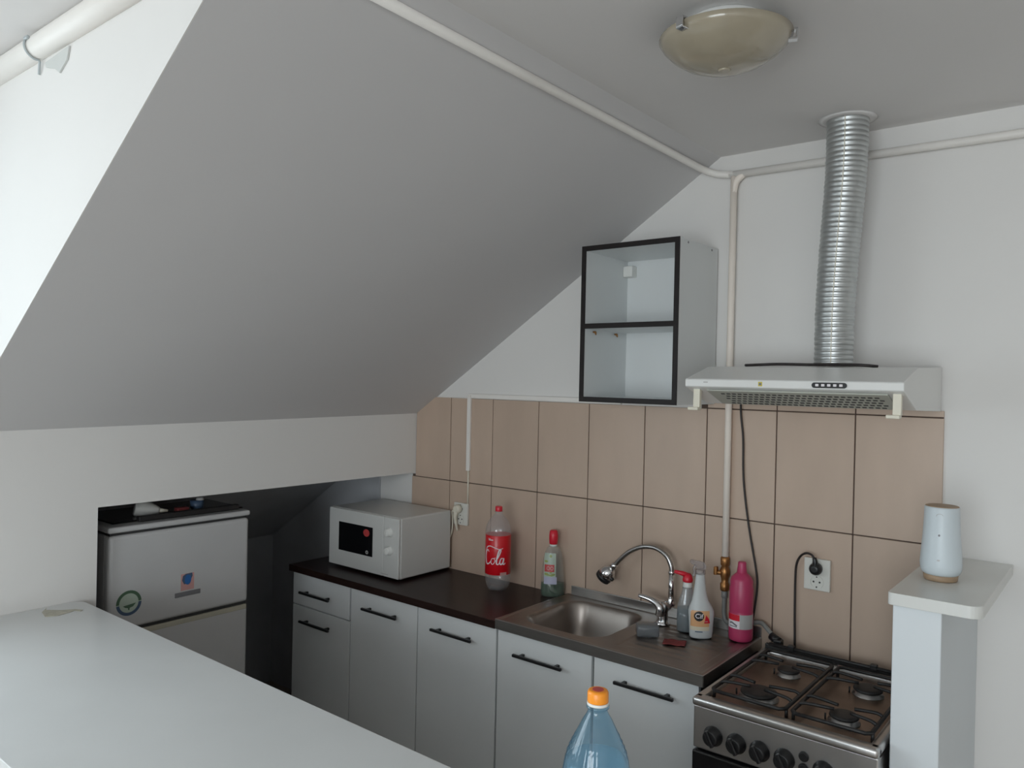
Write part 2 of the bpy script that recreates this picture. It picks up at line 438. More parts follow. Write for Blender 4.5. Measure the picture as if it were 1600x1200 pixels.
# knee wall with the fridge niche, and the dormer window opening behind it
JY, OZ = -1.4359, 1.2683
bm = bm_new()
prism(bm, [(JY, OZ), (0.0, OZ), (0.0, ZS), (LY, ZS+SA*LY), (LY, OZ)], 'x', K-0.07, K)
box(bm, K-0.07, K, LY, JY, 0.0, OZ)
box(bm, K-0.07, K, -5.9, LY, 0.0, 1.05)
box(bm, K-0.07, K, -5.9, LY, 2.42, ZC)
box(bm, K-0.07, K, -2.02, LY, 1.05, 2.42)
box(bm, K-0.07, K, -5.9, -3.62, 1.05, 2.42)
struct('wall_left', bm, 'wall')
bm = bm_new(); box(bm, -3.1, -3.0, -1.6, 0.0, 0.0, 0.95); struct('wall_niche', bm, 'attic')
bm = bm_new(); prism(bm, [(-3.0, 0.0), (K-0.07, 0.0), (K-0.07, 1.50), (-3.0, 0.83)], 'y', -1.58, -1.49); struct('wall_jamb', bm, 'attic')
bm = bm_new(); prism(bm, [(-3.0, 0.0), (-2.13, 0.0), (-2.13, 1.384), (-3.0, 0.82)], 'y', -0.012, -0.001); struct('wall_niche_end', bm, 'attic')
bm = bm_new(); box(bm, 2.6, 2.7, -5.8, 0.0, 0.0, ZC); struct('wall_right', bm, 'wall')
bm = bm_new()
for a in ((-1.95, -0.3, 0.0, ZC), (2.1, 2.7, 0.0, ZC), (-0.3, 2.1, 2.35, ZC), (-0.3, 2.1, 0.0, 0.30)):
    box(bm, a[0], a[1], -5.9, -5.8, a[2], a[3])
struct('wall_rear', bm, 'wall')
def window(name, axis, pos, a0, a1, z0, z1, mullions):
    b = bm_new(); f = 0.06
    def bar(u0, u1, v0, v1):
        if axis == 'x': box(b, pos-0.03, pos+0.03, u0, u1, v0, v1, 0.004, 1)
        else: box(b, u0, u1, pos-0.03, pos+0.03, v0, v1, 0.004, 1)
    bar(a0, a1, z0, z0+f); bar(a0, a1, z1-f, z1); bar(a0, a0+f, z0+f, z1-f); bar(a1-f, a1, z0+f, z1-f)
    for q in mullions: bar(q-f/2, q+f/2, z0+f, z1-f)
    w = struct(name, b, 'white')
    b = bm_new()
    if axis == 'x': box(b, pos-0.004, pos+0.004, a0+0.02, a1-0.02, z0+0.02, z1-0.02)
    else: box(b, a0+0.02, a1-0.02, pos-0.004, pos+0.004, z0+0.02, z1-0.02)
    obj('pane', b, 'pane', w)
window('window_1', 'x', K-0.035, -3.62, -2.02, 1.05, 2.42, [-2.82])
window('window_2', 'y', -5.85, -0.3, 2.1, 0.30, 2.35, [0.9])

# ------------------------------------------------------------------ gas pipe on slope and wall
t = thing('gas_pipe', 'white painted gas pipe running along slope and wall, dropping down tiles to valve', 'pipe', (-0.346, -0.024, 1.10))
b = bm_new(); tube(b, [(-0.4525, -1.82, 2.4705), (-0.4525, -1.0, 2.4655), (-0.4525, -0.06, 2.461), (-0.435, -0.028, 2.453), (-0.40, -0.024, 2.440), (-0.346, -0.024, 2.432)], 0.0125, 14); obj('slope_run', b, 'pipe', t)
b = bm_new(); tube(b, [(-0.36, -0.024, 2.432), (0.5, -0.024, 2.422), (1.6, -0.024, 2.409), (2.59, -0.024, 2.40)], 0.0125, 14); obj('wall_run', b, 'pipe', t)
b = bm_new(); tube(b, [(-0.345, -0.024, 2.425), (-0.346, -0.024, 1.85), (-0.346, -0.024, 1.115)], 0.0115, 14)
tube(b, [(-0.345, -0.024, 2.37), (-0.338, -0.024, 2.405), (-0.31, -0.024, 2.431)], 0.0115, 12, smooth=5)
obj('drop', b, 'dropp', t)
t = thing('gas_valve', 'brass gas valve at the foot of the white pipe above sink', 'valve', (-0.346, -0.024, 0.99))
b = bm_new(); lathe(b, [(0.013, 0), (0.016, 0.004), (0.016, 0.024), (0.011, 0.030), (0.014, 0.045), (0.018, 0.055), (0.018, 0.07), (0.012, 0.085), (0.0165, 0.09), (0.0165, 0.112), (0.012, 0.118)], (-0.346, -0.024, 1.005), 8); obj('body', b, 'brass', t)
b = bm_new(); tube(b, [(-0.346, -0.03, 1.068), (-0.366, -0.046, 1.068)], 0.008, 8); box(b, -0.375, -0.363, -0.055, -0.037, 1.060, 1.088, 0.003); obj('handle', b, 'brass', t)
b = bm_new(); lathe(b, [(0.009, 0), (0.011, 0.002), (0.011, 0.02), (0.008, 0.024)], (-0.346, -0.024, 0.981), 8); obj('nipple', b, 'hose', t)
t = thing('gas_hose', 'grey gas hose running behind pink bottle to the cooker', 'hose', (-0.346, -0.03, 0.90))
b = bm_new(); tube(b, [(-0.346, -0.024, 0.983), (-0.345, -0.026, 0.93), (-0.33, -0.032, 0.902), (-0.27, -0.034, 0.908), (-0.215, -0.036, 0.926), (-0.185, -0.046, 0.912), (-0.156, -0.062, 0.893)], 0.0075, 10, smooth=6); obj('tube', b, 'hose', t)
b = bm_new(); tube(b, [(-0.168, -0.058, 0.897), (-0.138, -0.072, 0.889)], 0.0135, 10); box(b, -0.152, -0.126, -0.088, -0.060, 0.871, 0.897, 0.004); obj('elbow', b, 'black', t)

# heating pipe at the dormer ceiling
t = thing('heating_pipe', 'thick white pipe under ceiling along the bright dormer cheek', 'pipe', (-1.2, LY-0.033, 2.474))
b = bm_new(); tube(b, [(K+0.01, LY-0.012, 2.478), (-1.2, LY-0.012, 2.478), (-0.47, LY-0.012, 2.478)], 0.0275, 20); obj('pipe_body', b, 'pipe', t)
b = bm_new(); hk = [(-1.31, LY-0.012+0.0305*math.cos(math.radians(a)), 2.478+0.0305*math.sin(math.radians(a))) for a in (150, 180, 205, 230, 255, 275)]
tube(b, hk+[(-1.318, LY-0.006, 2.438), (-1.326, LY-0.004, 2.420)], 0.0028, 8, smooth=5)
box(b, -1.312, -1.290, LY-0.0445, LY-0.037, 2.485, 2.493, 0.002, 1); obj('wire_hook', b, 'wire', t)
b = bm_new(); poly3(b, [(-1.29, 2.440), (-1.155, 2.446), (-1.165, 2.418), (-1.206, 2.397), (-1.235, 2.414), (-1.285, 2.428)], 0.0, 0.004)
warp(b, lambda u, v, w: (u, LY-0.0005-w, v))
solo('torn_tape', b, 'patch', 'torn scrap of grey tape on dormer cheek under thick white pipe', 'tape', (-1.22, LY, 2.397))

# ------------------------------------------------------------------ ceiling lamp
LC = (0.022, -0.95)
t = thing('ceiling_lamp', 'round beige glass bowl ceiling lamp with chrome clips', 'lamp', (LC[0], LC[1], ZC))
b = bm_new(); lathe(b, [(0.085, 0), (0.090, 0.004), (0.090, 0.030), (0.080, 0.036)], (LC[0], LC[1], ZC-0.036), 36); obj('ceiling_plate', b, 'white', t)
b = bm_new()
outer = [(0.012, -0.068), (0.035, -0.066), (0.065, -0.059), (0.093, -0.047), (0.118, -0.030), (0.134, -0.014), (0.143, 0.0)]
inner = [(0.140, 0.0015), (0.131, -0.011), (0.115, -0.026), (0.090, -0.043), (0.063, -0.055), (0.012, -0.064)]
lathe(b, outer+inner, (LC[0], LC[1], 2.470), 56); obj('glass_bowl', b, 'lampg', t)
for k, a in enumerate((math.atan2(-1.079-LC[1], -0.011-LC[0])+0.0, math.atan2(-0.899-LC[1], 0.151-LC[0]), 1.9)):
    ca, sa_ = math.cos(a), math.sin(a)
    f = on_plane((LC[0], LC[1], 0), (ca, sa_, 0), (-sa_, ca, 0), (0, 0, 1))
    b = bm_new()
    box(b, 0.128, 0.150, -0.009, 0.009, 2.4715, 2.4765, 0.001, 1); box(b, 0.146, 0.1505, -0.009, 0.009, 2.455, 2.476, 0.001, 1)
    box(b, 0.130, 0.150, -0.009, 0.009, 2.452, 2.456, 0.001, 1); box(b, 0.084, 0.130, -0.004, 0.004, 2.4745, 2.480, 0.001, 1)
    warp(b, f); obj('clip', b, 'chrome', t)
b = bm_new(); lathe(b, [(0.012, 0), (0.014, 0.003), (0.011, 0.008)], (LC[0], LC[1], 2.3985), 16); obj('finial', b, 'lampg', t)

# ------------------------------------------------------------------ duct
t = thing('exhaust_duct', 'ribbed aluminium exhaust duct rising from cooker hood to ceiling', 'duct', (0.033, -0.15, 1.778))
path = smooth_path([(0.033, -0.15, 1.776), (0.033, -0.15, 1.84), (0.034, -0.15, 1.94), (0.039, -0.15, 2.06), (0.046, -0.15, 2.18), (0.055, -0.15, 2.32), (0.058, -0.15, 2.43), (0.058, -0.15, ZC-0.001)], 60)
Ls = [0.0]
for i in range(1, len(path)): Ls.append(Ls[-1]+(path[i]-path[i-1]).length)
npt = 50*7; samp = []
for k in range(npt+1):
    s = Ls[-1]*k/npt; i = 0
    while i < len(Ls)-2 and Ls[i+1] < s: i += 1
    f = (s-Ls[i])/max(1e-9, Ls[i+1]-Ls[i]); samp.append(path[i].lerp(path[i+1], min(1, f)))
def duct_r(tt):
    ph = (tt*50) % 1.0
    return 0.0525 + 0.0045*tt + 0.0024*(abs(math.sin(PI*ph))**0.7) + 0.0005*math.sin(tt*71)
b = bm_new(); tube(b, samp, duct_r, 36); obj('ribbed_tube', b, 'alu', t)
b = bm_new(); lathe(b, [(0.0585, 0.0), (0.0600, 0.0), (0.0680, 0.002), (0.082, 0.0040), (0.0585, 0.0045)], (0.058, -0.15, ZC-0.0048), 40); obj('ceiling_collar', b, 'ceil', t)
b = bm_new(); lathe(b, [(0.0550, 0.0), (0.0570, 0.001), (0.0570, 0.006), (0.0550, 0.007)], (0.033, -0.15, 1.776), 40); obj('hood_collar', b, 'hose', t)
b = bm_new()
seam = [p + Vector((math.cos(-1.42), math.sin(-1.42), 0))*(0.0552+0.0045*k/(len(samp)/4)) for k, p in enumerate(samp[::4])]
tube(b, seam, 0.0016, 6); obj('seam', b, 'cream', t)

# ------------------------------------------------------------------ cooker hood
HX0, HX1 = -0.285, 0.298
t = thing('cooker_hood', 'white cooker hood over the stove with black button strip', 'cooker hood', (0.0065, -0.02, 1.64))
prof = [(-0.0095, 1.647), (-0.335, 1.655), (-0.478, 1.703), (-0.482, 1.706), (-0.482, 1.725), (-0.478, 1.728), (-0.330, 1.766), (-0.0095, 1.776)]
b = bm_new(); prism(b, prof, 'x', HX0, HX1, bev=0.002); obj('body', b, 'white', t)
# filter plate lying on the slanted underside
p0, p1 = Vector((0, -0.345, 1.6569)), Vector((0, -0.468, 1.6985)); dv = (p1-p0); ln = dv.length; dv.normalize()
nv_ = Vector((0, -dv.z, dv.y)); nv_ = -nv_ if nv_.z > 0 else nv_
fp = on_plane((0, p0.y, p0.z), (1, 0, 0), dv, nv_)
b = bm_new(); sheet(b, -0.225, 0.258, 0.006, ln-0.004, 0.0, 0.004, 1, 1); warp(b, fp); filt = obj('filter', b, 'filt', t)
b = bm_new()
for r_ in range(5):
    vv = 0.018 + r_*0.021
    for c_ in range(26):
        uu = -0.185 + c_*0.0165 + (0.008 if r_ % 2 else 0)
        box(b, uu-0.0055, uu+0.0055, vv-0.004, vv+0.004, 0.0035, 0.0046)
warp(b, fp); o = obj('vent_slots', b, 'hole', filt); o['kind'] = 'stuff'
for xx in (-0.258, 0.2785):
    b = bm_new()
    prism(b, [(-0.462, 1.700), (-0.446, 1.700), (-0.449, 1.652), (-0.445, 1.644), (-0.463, 1.644)], 'x', xx-0.010, xx+0.010, 0.0015)
    box(b, xx-0.024, xx+0.008, -0.470, -0.446, 1.636, 1.645, 0.0015, 1); obj('filter_latch', b, 'cream', t)
hf = on_plane((0, -0.482, 1.7155), (1, 0, 0), (0, 0, 1), (0, -1, 0))
b = bm_new(); w_, h_ = 0.044, 0.0072
disc(b, 0.121-w_+h_, 0, h_, h_, 0, 0.003, 12, a0=PI/2, a1=1.5*PI); disc(b, 0.121+w_-h_, 0, h_, h_, 0, 0.003, 12, a0=-PI/2, a1=PI/2)
sheet(b, 0.121-w_+h_, 0.121+w_-h_, -h_, h_, 0, 0.003, 1, 1); warp(b, hf); strip = obj('button_strip', b, 'black', t)
for k in range(5):
    b = bm_new(); u = 0.121-0.030+k*0.015; box(b, u-0.0042, u+0.0042, -0.003, 0.0035, 0.003, 0.0052, 0.0008, 1); warp(b, hf); obj('button', b, 'ink_white', strip)
b = bm_new(); sheet(b, -0.067, -0.056, -0.006, 0.006, 0, 0.0006, 1, 1); warp(b, hf); e_ = obj('yellow_sticker', b, 'ink_yellow', t, 'small yellow square sticker')
b = bm_new(); disc(b, -0.0615, 0, 0.0035, 0.0035, 0.0006, 0.0009, 12); warp(b, hf); obj('sticker_mark', b, 'ink_grey', e_)
b = bm_new(); sheet(b, -0.228, -0.215, 0.001, 0.004, 0, 0.0005, 1, 1); warp(b, hf); obj('faint_badge', b, 'ink_lgrey', t)
t2 = thing('hood_cord', 'thin black cord lying on top of hood and hanging down tiles', 'cord', (-0.30, -0.03, 1.60))
b = bm_new(); tube(b, [(0.19, -0.285, 1.7705), (0.15, -0.30, 1.7735), (0.10, -0.285, 1.7745), (0.0, -0.25, 1.7755), (-0.08, -0.28, 1.7760), (-0.13, -0.30, 1.7735), (-0.19, -0.27, 1.7725)], 0.0042, 8, smooth=6); obj('top_loop', b, 'cord', t2)
b = bm_new(); tube(b, [(-0.309, -0.0150, 1.735), (-0.306, -0.0150, 1.62), (-0.296, -0.0150, 1.53), (-0.291, -0.0150, 1.39), (-0.270, -0.0150, 1.24), (-0.241, -0.0150, 1.094), (-0.235, -0.0160, 1.035), (-0.243, -0.018, 0.952), (-0.250, -0.020, 0.91)], 0.0036, 8, smooth=6); obj('hanging_length', b, 'cord', t2)

# ------------------------------------------------------------------ wall cabinet
CX0, CX1, CY, CZ0, CZ1, CT = -0.777, -0.404, -0.300, 1.643, 2.183, 0.016
t = thing('wall_cabinet', 'small open white wall cabinet with dark brown edging and middle shelf', 'cabinet', ((CX0+CX1)/2, -0.15, CZ0))
zm = 1.905
for nm, a in (('side_panel', (CX0, CX0+CT, CZ0, CZ1)), ('side_panel', (CX1-CT, CX1, CZ0, CZ1)), ('top_panel', (CX0+CT, CX1-CT, CZ1-CT, CZ1)), ('bottom_panel', (CX0+CT, CX1-CT, CZ0, CZ0+CT)), ('shelf', (CX0+CT, CX1-CT, zm-CT/2, zm+CT/2))):
    b = bm_new(); box(b, a[0], a[1], CY+0.002, -0.010, a[2], a[3], 0.0008, 1); p_ = obj(nm, b, 'lam', t)
    b = bm_new(); box(b, a[0]-0.0008, a[1]+0.0008, CY-0.001, CY+0.003, a[2]-0.0008, a[3]+0.0008, 0.0006, 1); obj('edge_band', b, 'dark', p_)
b = bm_new(); box(b, CX0+CT, CX1-CT, -0.013, -0.010, CZ0+CT, CZ1-CT); obj('back_panel', b, 'lam', t)
b = bm_new(); box(b, -0.760, -0.722, -0.050, -0.013, 2.105, 2.145, 0.003); obj('hanger_bracket', b, 'whitep', t)
for x_, y_ in ((-0.7595, -0.245), (-0.7595, -0.10)):
    b = bm_new(); lathe(b, [(0.0035, 0), (0.0035, 0.010)], (x_, y_, 1.888), 8, axis=(1, 0, 0)); lathe(b, [(0.002, 0), (0.0045, 0.002), (0.002, 0.012)], (x_+0.008, y_, 1.889), 8, axis=(0.3, 0, -1)); obj('shelf_peg', b, 'brass', t)
for y_ in (-0.24, -0.06):
    b = bm_new(); lathe(b, [(0.004, 0), (0.004, 0.0012)], (CX1-0.0002, y_, CZ1-0.010-0.0), 10, axis=(1, 0, 0)); obj('screw_cap', b, 'ink_grey', t)

# ------------------------------------------------------------------ base cabinets
DY = -0.4444
def handle(x, z, parent, w=0.205):
    b = bm_new(); y = DY-0.026
    box(b, x-w/2, x+w/2, y-0.005, y+0.005, z-0.005, z+0.005, 0.0015, 1)
    for s in (-1, 1): box(b, x+s*w*0.36-0.0055, x+s*w*0.36+0.0055, y, DY, z-0.0045, z+0.0045, 0.001, 1)
    obj('handle', b, 'black', parent)
def front(nm, x0, x1, z0, z1, parent, hx, hz, w=0.205):
    b = bm_new(); box(b, x0, x1, DY, DY+0.016, z0, z1, 0.001, 1); d = obj(nm, b, 'door', parent); handle(hx, hz, d, w); return d
def carcass(x0, x1, parent, ztop):
    b = bm_new(); box(b, x0, x1, DY+0.0175, -0.012, 0.10, ztop); obj('carcass', b, 'carc', parent)
    b = bm_new(); box(b, x0, x1, DY+0.06, DY+0.075, 0.0, 0.10); obj('plinth', b, 'dark', parent)
XC = -2.206
G2 = 0.0022
t = thing('base_cabinet', 'grey base cabinet with a drawer over a door, under microwave', 'cabinet', (XC+0.2, -0.22, 0), 'base cabinets along the back wall')
carcass(XC, XC+0.398, t, 0.830)
front('drawer', XC+G2, XC+0.40-0.008, 0.688, 0.827, t, XC+0.182, 0.7525)
front('door', XC+G2, XC+0.40-0.004, 0.11, 0.683, t, XC+0.185, 0.6245)
t = thing('base_cabinet', 'grey single-door base cabinet next to the drawer cabinet', 'cabinet', (XC+0.6, -0.22, 0), 'base cabinets along the back wall')
carcass(XC+0.400, XC+0.799, t, 0.830)
front('door', XC+0.402, XC+0.796, 0.11, 0.827, t, XC+0.60, 0.764)
t = thing('base_cabinet', 'grey single-door base cabinet left of sink cabinet, below soda bottle', 'cabinet', (XC+1.0, -0.22, 0), 'base cabinets along the back wall')
carcass(XC+0.801, XC+1.199, t, 0.830)
front('door', XC+0.801, XC+1.195, 0.11, 0.827, t, XC+0.995, 0.7655)
t = thing('sink_cabinet', 'grey two-door sink cabinet between worktop and cooker', 'cabinet', (XC+1.6, -0.22, 0), 'base cabinets along the back wall')
b = bm_new(); x0, x1 = XC+1.202, XC+1.97
box(b, x0, x1, DY+0.0175, DY+0.022, 0.10, 0.829); box(b, x0, x0+0.016, DY+0.0175, -0.012, 0.10, 0.829); box(b, x1-0.016, x1, DY+0.0175, -0.012, 0.10, 0.829); box(b, x0, x1, DY+0.0175, -0.012, 0.10, 0.116)
obj('carcass', b, 'carc', t)
b = bm_new(); box(b, x0, x1, DY+0.06, DY+0.075, 0.0, 0.10); obj('plinth', b, 'dark', t)
front('door', XC+1.203, XC+1.596, 0.11, 0.827, t, XC+1.393, 0.764)
front('door', XC+1.606, XC+1.968, 0.11, 0.829, t, XC+1.797, 0.776)

b = bm_new(); box(b, -2.222, -1.008, -0.458, -0.0095, 0.831, 0.860, 0.0015)
solo('worktop', b, 'work', 'dark wenge worktop under the microwave and soda bottle', 'worktop', (-1.6, -0.22, 0.831))

# ------------------------------------------------------------------ sink
SX0, SX1, SY0, SY1, SZ = -1.004, -0.218, -0.460, -0.010, 0.868
t = thing('kitchen_sink', 'stainless steel sink with bowl, drainer and raised back lip', 'sink', (-0.62, -0.23, 0.84))
BCX, BCY, BHX, BHY, BR, BD = -0.780, -0.232, 0.158, 0.165, 0.075, 0.135
def sdf(x, y):
    qx, qy = abs(x-BCX)-BHX+BR, abs(y-BCY)-BHY+BR
    return math.hypot(max(qx, 0), max(qy, 0))+min(max(qx, qy), 0)-BR
def sink_z(x, y):
    d = sdf(x, y); z = SZ
    if d < 0.012:
        q = min(1, max(0, (0.012-d)/0.070)); q = q*q*(3-2*q)
        q = min(1.0, max(0.0, (0.012-d)/0.055)); s_ = q*q*(3-2*q); z = SZ - BD*s_
    # pressed rim ridge and drainer grooves
    e = min(x-SX0, SX1-x, y-SY0, SY1-y)
    if e < 0.014: z += 0.0025*math.sin(PI*max(0, e)/0.014)
    if x > -0.545 and x < -0.26 and -0.40 < y < -0.09:
        z += 0.0012*math.sin((y+0.40)/0.31*PI*2*8) * min(1, (x+0.545)/0.05, (-0.26-x)/0.05) - 0.002
    return z
b = bm_new(); NX, NY = 200, 115; gr = []
for i in range(NX+1):
    row = []
    for j in range(NY+1):
        x, y = SX0+(SX1-SX0)*i/NX, SY0+(SY1-SY0)*j/NY
        row.append(b.verts.new((x, y, sink_z(x, y))))
    gr.append(row)
for i in range(NX):
    for j in range(NY):
        f = b.faces.new((gr[i][j], gr[i+1][j], gr[i+1][j+1], gr[i][j+1])); f.smooth = True
obj('basin_sheet', b, 'sink', t, smooth=True, fix=False)
b = bm_new(); box(b, SX0, SX1, SY0-0.002, SY0+0.003, 0.834, SZ+0.001, 0.0015, 1); obj('front_apron', b, 'steel', t)
b = bm_new(); box(b, SX1-0.003, SX1+0.001, SY0, SY1, 0.834, SZ+0.001, 0.001, 1); obj('side_apron', b, 'steel', t)
b = bm_new(); box(b, SX0-0.001, SX0+0.002, SY0, SY1, 0.8605, SZ+0.001); obj('side_apron', b, 'steel', t)
b = bm_new(); box(b, -0.985, SX1, -0.0155, -0.0095, SZ-0.002, 0.904, 0.002); obj('back_lip', b, 'steel', t)
b = bm_new(); lathe(b, [(0.036, 0), (0.038, 0.002), (0.034, 0.003), (0.026, -0.0), (0.010, 0.001)], (BCX+0.02, BCY+0.01, SZ-BD+0.001), 28); obj('drain_strainer', b, 'chrome', t)

# faucet
t = thing('faucet', 'chrome mixer tap with curved flexible spout and spray head', 'faucet', (-0.525, -0.105, SZ))
b = bm_new(); lathe(b, [(0.026, 0), (0.027, 0.004), (0.022, 0.009), (0.0195, 0.015), (0.0195, 0.045), (0.024, 0.055), (0.0245, 0.070), (0.018, 0.080), (0.006, 0.084)], (-0.537, -0.105, SZ), 28); obj('body', b, 'chrome', t)
b = bm_new()
tube(b, [(-0.537, -0.125, 0.905), (-0.533, -0.130, 0.925), (-0.543, -0.130, 0.942), (-0.567, -0.130, 0.953), (-0.592, -0.130, 0.957), (-0.618, -0.130, 0.959)], lambda q: 0.0175-0.010*q, 14, flat=(1.0, 0.75), smooth=6); obj('lever', b, 'chrome', t)
b = bm_new(); tube(b, [(-0.527, -0.095, 0.925), (-0.522, -0.082, 0.935), (-0.520, -0.075, 0.955)], 0.0125, 12, smooth=4); lathe(b, [(0.0150, 0), (0.0155, 0.004), (0.013, 0.018)], (-0.520, -0.075, 0.930), 16); obj('spout_base', b, 'chrome', t)
b = bm_new(); tube(b, [(-0.520, -0.075, 0.945), (-0.522, -0.072, 1.045)], 0.0105, 14); lathe(b, [(0.0115, 0), (0.0122, 0.002), (0.0122, 0.008), (0.0115, 0.010)], (-0.522, -0.072, 1.040), 16); obj('riser', b, 'chrome', t)
b = bm_new(); neck = smooth_path([(-0.522, -0.072, 1.045), (-0.525, -0.072, 1.068), (-0.541, -0.072, 1.098), (-0.571, -0.072, 1.117), (-0.606, -0.072, 1.123), (-0.650, -0.072, 1.115), (-0.694, -0.072, 1.092), (-0.730, -0.072, 1.060), (-0.752, -0.072, 1.036)], 14)
tube(b, neck, 0.0085, 12); obj('flexible_neck', b, 'steel', t)
b = bm_new(); ax = Vector((-0.040, -0.004, -0.046)).normalized(); st = Vector((-0.750, -0.072, 1.038))
lathe(b, [(0.0085, 0), (0.0125, 0.004), (0.0125, 0.018), (0.010, 0.022), (0.017, 0.027), (0.0265, 0.037), (0.0290, 0.052), (0.0300, 0.066)], st, 24, axis=ax); head = obj('spray_head', b, 'chrome', t)
b = bm_new(); lathe(b, [(0.030, 0.0), (0.0315, 0.003), (0.030, 0.016), (0.024, 0.019)], st+ax*0.065, 24, axis=ax)
lathe(b, [(0.007, 0), (0.008, 0.003), (0.006, 0.010)], st+ax*0.055+Vector((0.022, -0.003, -0.014)), 10, axis=(0.75, 0, -0.66)); obj('nozzle_rim', b, 'black', head)

# ------------------------------------------------------------------ things by the sink
def oval(bm, prof, cx, cy, z0, rot, ky=0.6, seg=36): return lathe(bm, prof, (cx, cy, z0), seg, sy=ky, rot=rot)

# soda bottle
cx, cy, cz = -1.272, -0.128, 0.8602; a0 = facing(cx, cy)
t = thing('soda_bottle', 'clear plastic cola bottle with red label and red cap on worktop', 'bottle', (cx, cy, cz))
def petal(a, h): return 1 - (0.10*max(0, 1-h/0.055))*(0.5+0.5*math.cos(5*a))
b = bm_new(); lathe(b, [(0.028, 0.012), (0.030, 0.003), (0.037, 0.0), (0.046, 0.014), (0.0515, 0.032), (0.053, 0.050), (0.0525, 0.062), (0.0515, 0.066), (0.0515, 0.224), (0.053, 0.230), (0.0525, 0.244), (0.048, 0.262), (0.038, 0.282), (0.025, 0.298), (0.0165, 0.306), (0.0150, 0.312), (0.018, 0.3135), (0.018, 0.316), (0.0125, 0.317), (0.0125, 0.320)], (cx, cy, cz), 40, rad=petal); obj('bottle_body', b, 'c_bottle', t)
b = bm_new(); lathe(b, [(0.0145, 0), (0.0150, 0.002), (0.0148, 0.018), (0.0130, 0.0205)], (cx, cy, cz+0.3165), 24); obj('cap', b, 'red', t)
b = bm_new(); lathe(b, [(0.0517, 0.066), (0.0523, 0.067), (0.0523, 0.223), (0.0517, 0.224)], (cx, cy, cz), 48); lab = obj('label_wrap', b, 'label_red', t, 'red paper wrap with white script')
b = bm_new(); f = on_cyl(cx, cy, 0.0524, a0-0.40)
W0, W1 = 0.0, 0.0007; zz = cz+0.125
def T_(pts, sc=0.00115): return [(u*sc, v*sc+zz) for u, v in pts]
wd = lambda q: 0.0026+0.0030*math.sin(PI*q)
thin = lambda q: 0.0018+0.0008*math.sin(PI*q)
# script "Cola": C with its long top swash, o, l, a
stroke(b, T_([(-16, 30), (-22, 36), (-30, 28), (-34, 10), (-30, -8), (-22, -14), (-12, -8), (-6, 0)]), wd, W0, W1)
stroke(b, T_([(-33, 26), (-26, 44), (-10, 50), (10, 44), (24, 40), (36, 44)]), lambda q: 0.0040-0.0018*q, W0, W1)
stroke(b, T_([(4, 8), (-4, 6), (-7, -6), (-2, -13), (5, -8), (8, 2), (4, 8), (10, 10)]), thin, W0, W1)
stroke(b, T_([(10, -2), (20, 14), (28, 34), (25, 40), (20, 30), (14, 4), (14, -10), (20, -12), (26, -2)]), wd, W0, W1)
stroke(b, T_([(38, 8), (30, 8), (25, -4), (28, -12), (35, -8), (40, 8), (37, -8), (40, -13), (46, -8)]), wd, W0, W1)
warp(b, f); obj('script_lettering', b, 'ink_white', lab)
b = bm_new(); f2 = on_cyl(cx, cy, 0.0524, a0-0.62); sheet(b, -0.010, 0.012, cz+0.205, cz+0.209, 0, 0.0006, 6, 1); sheet(b, -0.013, 0.0, cz+0.2115, cz+0.213, 0, 0.0006, 6, 1); warp(b, f2); obj('small_print', b, 'ink_white', lab)
b = bm_new(); f3 = on_cyl(cx, cy, 0.0524, a0+0.42); sheet(b, -0.012, 0.016, cz+0.066, cz+0.078, 0, 0.0006, 6, 1); warp(b, f3); obj('barcode_patch', b, 'ink_pink', lab)

# dish soap
cx, cy, cz = -1.047, -0.056, 0.8602; rot = math.atan2(0.626, 0.779)
t = thing('dish_soap_bottle', 'dish soap bottle with red cap and green liquid left of sink', 'bottle', (cx, cy, cz))
body = [(0.042, 0.0), (0.046, 0.004), (0.0475, 0.02), (0.047, 0.05), (0.043, 0.10), (0.0385, 0.145), (0.034, 0.170), (0.025, 0.190), (0.016, 0.198), (0.0145, 0.206)]
b = bm_new(); oval(b, body, cx, cy, cz, rot, 0.60); obj('bottle_body', b, 'c_soap', t)
b = bm_new(); oval(b, [(0.0405, 0.001), (0.0445, 0.005), (0.0460, 0.02), (0.0456, 0.047), (0.0450, 0.052)], cx, cy, cz, rot, 0.59); obj('green_liquid', b, 'c_green', t)
b = bm_new(); lathe(b, [(0.0150, 0), (0.0165, 0.004), (0.0180, 0.022), (0.0180, 0.034), (0.0155, 0.052), (0.011, 0.056)], (cx, cy, cz+0.205), 24); obj('cap', b, 'red', t)
b = bm_new(); lathe(b, [(0.0148, 0), (0.0148, 0.010)], (cx, cy, cz+0.196), 20); obj('neck_ring', b, 'whitep', t)
nrm = Vector((math.cos(rot-PI/2), math.sin(rot-PI/2), 0)); rv = Vector((math.cos(rot), math.sin(rot), 0))
def soap_map(u, v, w):
    import bisect
    hs = [h for _, h in body]; k = min(max(bisect.bisect(hs, v)-1, 0), len(hs)-2)
    q = (v-hs[k])/(hs[k+1]-hs[k]); R = body[k][0]+(body[k+1][0]-body[k][0])*q
    uu = max(-0.97*R, min(0.97*R, u)); d = 0.60*math.sqrt(max(0, R*R-uu*uu))
    return Vector((cx, cy, cz+v)) + rv*uu + nrm*(d+w+0.0006)
b = bm_new(); sheet(b, -0.036, 0.010, 0.058, 0.172, 0, 0.0007, 12, 10); warp(b, soap_map); lab = obj('front_label', b, 'ink_pale', t, 'pale green label with red badge')
b = bm_new(); sheet(b, -0.036, 0.014, 0.052, 0.080, 0.0007, 0.0012, 12, 4); warp(b, soap_map); obj('lilac_band', b, 'ink_lilac', lab)
